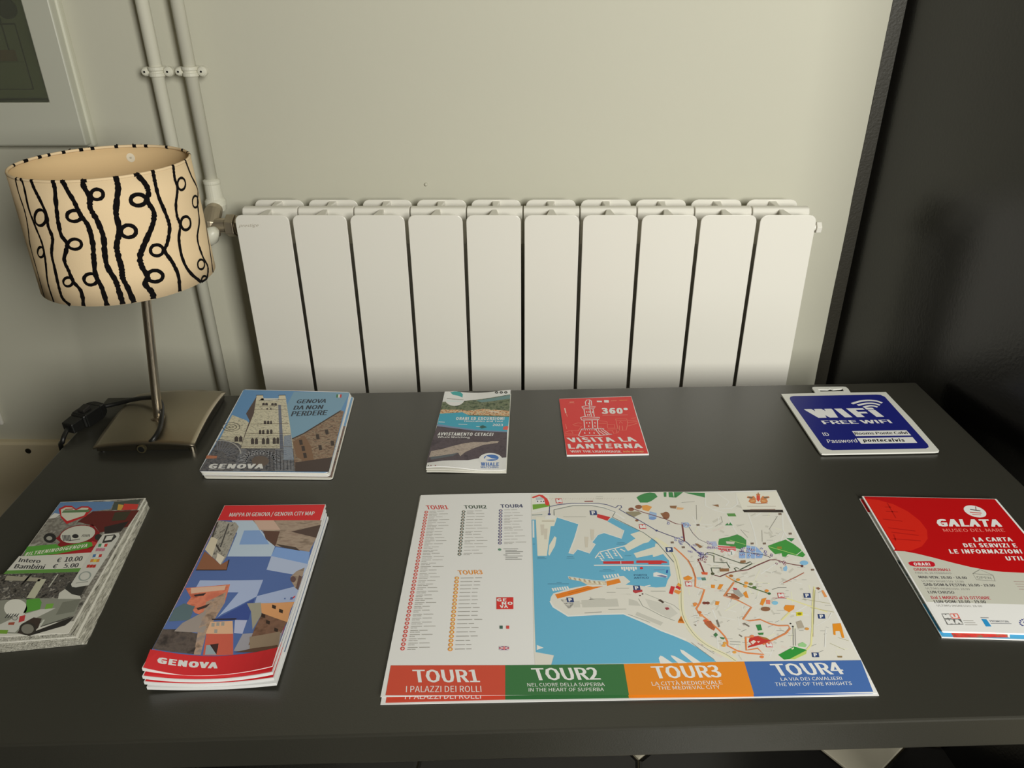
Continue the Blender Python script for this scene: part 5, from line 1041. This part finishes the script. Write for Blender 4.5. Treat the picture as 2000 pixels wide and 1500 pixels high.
for p_ in ([(850, 398), (880, 368), (960, 375), (1035, 425), (1015, 445), (950, 430)], ): a.poly(p_, (138, 84, 58), 8)
a.poly([(880, 382), (920, 382), (925, 400), (885, 402)], (214, 206, 190), 9)
a.ell((1345, 562), 58, 28, (128, 88, 64), 8); a.poly([(945, 330), (1010, 320), (1080, 400), (1040, 420), (960, 370)], (150, 150, 146), 7); a.poly([(950, 300), (1000, 312), (990, 330), (955, 325)], (180, 50, 60), 9)
a.poly([(165, 370), (190, 280), (240, 290), (210, 385)], RB_, 8); a.poly([(245, 300), (262, 272), (312, 300), (300, 332)], RB_, 8); a.poly([(225, 355), (238, 325), (320, 345), (285, 385)], (206, 132, 62), 8); a.poly([(262, 268), (280, 242), (320, 265), (312, 300)], (220, 150, 60), 7)
a.poly([(1150, 922), (1190, 900), (1260, 892), (1360, 915), (1408, 948), (1300, 992), (1130, 1036), (1135, 1015), (1180, 1000), (1140, 960)], (178, 50, 44), 10); a.poly([(1250, 895), (1360, 915), (1400, 942), (1330, 930)], (150, 108, 54), 11); a.poly([(1160, 965), (1200, 940), (1230, 960), (1190, 995)], (206, 196, 186), 11); a.poly([(1235, 960), (1280, 955), (1260, 975)], (206, 196, 186), 11)
a.poly([(1500, 1122), (1690, 1020), (1850, 1062), (1640, 1172), (1570, 1180)], (46, 134, 56), 8); a.poly([(1640, 1172), (1850, 1062), (1840, 1110), (1700, 1176)], (170, 190, 100), 7); a.poly([(1740, 990), (1800, 965), (1850, 1000), (1830, 1030), (1750, 1020)], (140, 186, 130), 8); a.poly([(1660, 1040), (1690, 1030), (1690, 1050), (1665, 1058)], (190, 206, 170), 9)
a.poly([(1225, 757), (1285, 750), (1305, 820), (1252, 826)], (50, 124, 66), 8); a.poly([(1250, 852), (1322, 850), (1316, 876), (1262, 878)], (60, 120, 66), 8); a.poly([(708, 880), (740, 848), (765, 880), (735, 905)], (60, 110, 70), 10); a.poly([(785, 902), (850, 915), (830, 935), (800, 925)], (60, 110, 70), 10)
for p_ in ([(1065, 738), (1090, 730), (1155, 770), (1140, 782)], [(1015, 880), (1030, 872), (1065, 895), (1050, 905)], [(738, 700), (760, 690), (790, 775), (770, 785)], [(465, 750), (500, 755), (495, 772)], [(30, 455), (55, 445), (110, 480), (90, 492)]): a.poly(p_, (112, 104, 94), 8)
a.poly([(115, 545), (150, 540), (165, 560), (140, 572)], (168, 70, 76), 8); a.ell((1460, 487), 38, 24, (120, 176, 206), 8); a.poly([(1350, 450), (1400, 452), (1402, 505), (1352, 500)], (206, 120, 100), 7); a.poly([(1718, 600), (1795, 598), (1798, 642), (1722, 648)], (216, 196, 40), 9); a.ell((1758, 622), 26, 15, (130, 124, 30), 10)
a.poly([(1715, 720), (1780, 700), (1820, 790), (1740, 800)], (160, 152, 138), 7); a.poly([(560, 180), (610, 175), (620, 210), (570, 212)], (80, 120, 110), 7); a.poly([(505, 175), (560, 172), (560, 205), (520, 205)], (140, 180, 204), 7)
a.line([(1680, 780), (1685, 1010)], .5, (110, 112, 108), 8); a.line([(1705, 800), (1712, 1010)], .5, (130, 130, 126), 8); a.ell((1650, 740), 12, 9, (40, 40, 40), 9, 8); a.ell((1678, 775), 12, 9, (40, 40, 40), 9, 8)
a.line([(1560, 245), (1700, 180), (1815, 118)], .8, (160, 92, 70), 8); a.line([(1425, 325), (1500, 300), (1600, 300)], .5, (110, 110, 104), 8); a.line([(1430, 428), (1600, 430)], .5, (140, 60, 80), 8)
for q_ in ([(1600, 430), (1900, 530), (2100, 600)], [(1940, 290), (1920, 500), (1915, 800), (1900, 1000), (1850, 1060)], [(1640, 600), (1540, 700)]): a.line(q_, 1.4, (206, 202, 150), 7)
a.line([(1930, 320), (1925, 900)], .35, (150, 146, 110), 8)
a.poly([(60, 1130), (90, 1140), (215, 1225), (60, 1228), (40, 1160)], WL, 6); a.poly([(185, 1125), (230, 1135), (390, 1220), (280, 1224), (200, 1150)], WL, 6); a.poly([(300, 1055), (340, 1065), (560, 1216), (460, 1220), (320, 1100)], WL, 6)
a.line([(440, 970), (540, 1050), (720, 1180)], .5, (120, 120, 116), 7); a.line([(520, 980), (720, 1110)], .4, (130, 130, 126), 7); a.line([(910, 960), (1040, 965)], .5, (140, 140, 136), 7); a.line([(910, 990), (1040, 1000)], .5, (140, 140, 136), 7)
u('D')
a.poly([(178, 1125), (262, 1160), (178, 1185)], WL, 6); a.line([(760, 735), (970, 722)], .6, (120, 124, 124), 7); a.line([(1290, 750), (1560, 850)], .5, (130, 132, 130), 7); a.line([(1050, 692), (1270, 688)], .5, (128, 128, 122), 7)
a.poly([(1350, 455), (1465, 450), (1468, 475), (1380, 495), (1352, 480)], (166, 52, 56), 8); a.ell((1437, 522), 12, 9, (80, 50, 50), 8, 8); a.ell((1468, 503), 12, 9, (80, 50, 50), 8, 8); a.poly([(1660, 575), (1690, 568), (1735, 605), (1715, 615)], (100, 84, 76), 8); a.poly([(1740, 678), (1785, 668), (1800, 690), (1760, 700)], (160, 70, 80), 8)
u('G')
a.poly([(912, 992), (1012, 985), (1032, 1060), (1058, 1165), (1028, 1165), (1002, 1080), (948, 1080), (950, 1132), (925, 1125)], (220, 132, 36), 8); a.poly([(775, 588), (800, 583), (848, 662), (815, 668)], (214, 140, 84), 8); a.poly([(705, 555), (740, 545), (765, 562), (740, 580)], (124, 80, 60), 8); a.poly([(970, 1385), (1030, 1385), (1030, 1405), (975, 1403)], (130, 108, 70), 8)
for q_ in ([(550, 690), (880, 745)], [(640, 795), (930, 850)], [(700, 580), (680, 1000)], [(830, 1060), (820, 1280)], [(870, 920), (900, 860)], [(880, 1230), (1060, 1310)], [(980, 1160), (1110, 1200)]): a.line(q_, .9 if q_[0][0] in (830, 870) else .4, WL if q_[0][0] in (830, 870) else (150, 146, 110), 8)
# metro and parking signs
def msign(k, x, y):
    u(k); a.poly([(x - 44, y - 29), (x + 34, y - 29), (x + 46, y + 28), (x - 34, y + 28)], (186, 50, 52), 12); a.text('M', (x - 20, y + 19), (x + 34, y + 18), (x - 30, y - 20), (230, 220, 216), 13, .04)
def psign(k, x, y, s_=1.0):
    u(k); a.poly([(x - 46, y - 28), (x + 38, y - 28), (x + 48, y + 28), (x - 36, y + 28)], (44, 62, 108), 12); a.text('P', (x - 12, y + 19), (x + 20, y + 19), (x - 20, y - 19), (226, 226, 224), 13, .04)
for q_ in (('C', 448, 243), ('C', 1468, 557), ('E', 405, 1257), ('E', 1532, 1395), ('F', 1388, 1003)): msign(*q_)
for q_ in (('C', 868, 388), ('C', 1795, 838), ('C', 585, 1452), ('C', 1397, 1305), ('E', 1852, 1398), ('G', 777, 903), ('G', 703, 1373)): psign(*q_)
# lists of stops
u('A')
C1, C2, C3, C4 = (190, 66, 62), (70, 84, 74), (218, 134, 52), (74, 78, 120)
a.text('TOUR1', (592, 346), (850, 342), (573, 298), C1, 8, .015); a.text('TOUR2', (1048, 336), (1318, 333), (1038, 296), C2, 8, .015); a.text('TOUR4', (1492, 326), (1760, 323), (1484, 286), (72, 76, 104), 8, .015); a.text('TOUR3', (975, 1142), (1270, 1136), (962, 1092), C3, 8, .015)
random.seed(3)
def stops(p0_, p1_, n_, c_, xt0, xt1, l0, ex=0):
    u('A'); q0 = a.W(p0_); q1 = a.W(p1_); t0 = a.W(xt0); t1 = a.W(xt1); un = top.U.normalized()
    for k_ in range(n_):
        f_ = k_ / (n_ - 1); q_ = q0.lerp(q1, f_)
        a.tri([(q_.x + .00185 * math.cos(b_), q_.y + .00185 * math.sin(b_)) for b_ in [j_ * math.pi / 6 for j_ in range(12)]], [tuple(range(12))], c_, 8)
        a.tri([(q_.x + .0009 * math.cos(b_), q_.y + .0011 * math.sin(b_)) for b_ in [j_ * math.pi / 4 for j_ in range(8)]], [tuple(range(8))], (214, 190, 184), 9)
        tt = t0.lerp(t1, f_)
        for dy, ll in ((.0010, random.uniform(.6, 1.0) * l0), (-.0009, random.uniform(.2, .45) * l0)):
            if dy < 0 and random.random() < ex: continue
            s_ = tt + Vector((0, dy)); e_ = s_ + un * ll; v_, f2 = ribbon([s_, s_ + (e_ - s_) * .45], .00042); a.tri(v_, f2, (138, 134, 128), 8); v_, f2 = ribbon([s_ + (e_ - s_) * .52, e_], .00042); a.tri(v_, f2, (138, 134, 128), 8)
stops((580, 378), (290, 2045), 40, C1, (618, 378), (350, 2045), .021)
stops((1035, 373), (985, 893), 15, C2, (1075, 373), (1035, 893), .022, .5)
stops((1488, 360), (1478, 757), 12, C4, (1530, 360), (1530, 757), .021, .5)
u('B'); 
def stopsB():
    q0 = a.W((953, 185)); q1 = a.W((872, 1053)); t0 = a.W((1000, 185)); t1 = a.W((930, 1053)); un = top.U.normalized()
    for k_ in range(19):
        f_ = k_ / 18; q_ = q0.lerp(q1, f_); a.tri([(q_.x + .0020 * math.cos(b_), q_.y + .0020 * math.sin(b_)) for b_ in [j_ * math.pi / 6 for j_ in range(12)]], [tuple(range(12))], C3, 8); a.tri([(q_.x + .001 * math.cos(b_), q_.y + .0012 * math.sin(b_)) for b_ in [j_ * math.pi / 4 for j_ in range(8)]], [tuple(range(8))], (224, 200, 160), 9)
        s_ = t0.lerp(t1, f_); e_ = s_ + un * random.uniform(.010, .024); v_, f2 = ribbon([s_, s_ + (e_ - s_) * .6], .00045); a.tri(v_, f2, (130, 126, 120), 8); v_, f2 = ribbon([s_ + (e_ - s_) * .68, e_], .00045); a.tri(v_, f2, (130, 126, 120), 8)
stopsB()
u('A'); a.ell((1475, 836), 20, 14, (90, 130, 110), 8); 
for y, x0b, l in ((828, 1520, 180), (846, 1545, 140), (862, 1545, 215), (882, 1545, 180), (903, 1520, 50), (916, 1545, 210), (935, 1545, 150), (955, 1545, 200)): a.line([(x0b, y), (x0b + l, y - 1)], .5, (96, 96, 92), 8)
u('B'); a.poly([(1436, 420), (1642, 418), (1642, 563), (1436, 565)], (192, 44, 42), 8)
a.text('GE', (1446, 468), (1556, 468), (1444, 434), WHT, 9, .03); a.text('NO', (1506, 508), (1630, 508), (1504, 476), WHT, 9, .03); a.text('VA', (1482, 548), (1574, 548), (1478, 516), WHT, 9, .03)
a.poly([(1474, 765), (1512, 765), (1512, 803), (1474, 803)], (60, 90, 80), 8); a.poly([(1555, 765), (1592, 765), (1592, 803), (1555, 803)], (190, 70, 64), 8)
a.poly([(1468, 1018), (1590, 1018), (1588, 1062), (1468, 1062)], (120, 76, 116), 8); a.line([(1468, 1040), (1590, 1040)], 1.0, (206, 120, 124), 10); a.line([(1529, 1018), (1529, 1062)], 1.0, (206, 120, 124), 10); a.line([(1470, 1020), (1588, 1060)], .6, (216, 206, 206), 9); a.line([(1588, 1020), (1470, 1060)], .6, (216, 206, 206), 9)
banner(a, 0, [0] * 5)
a.build(t, 'map_print')
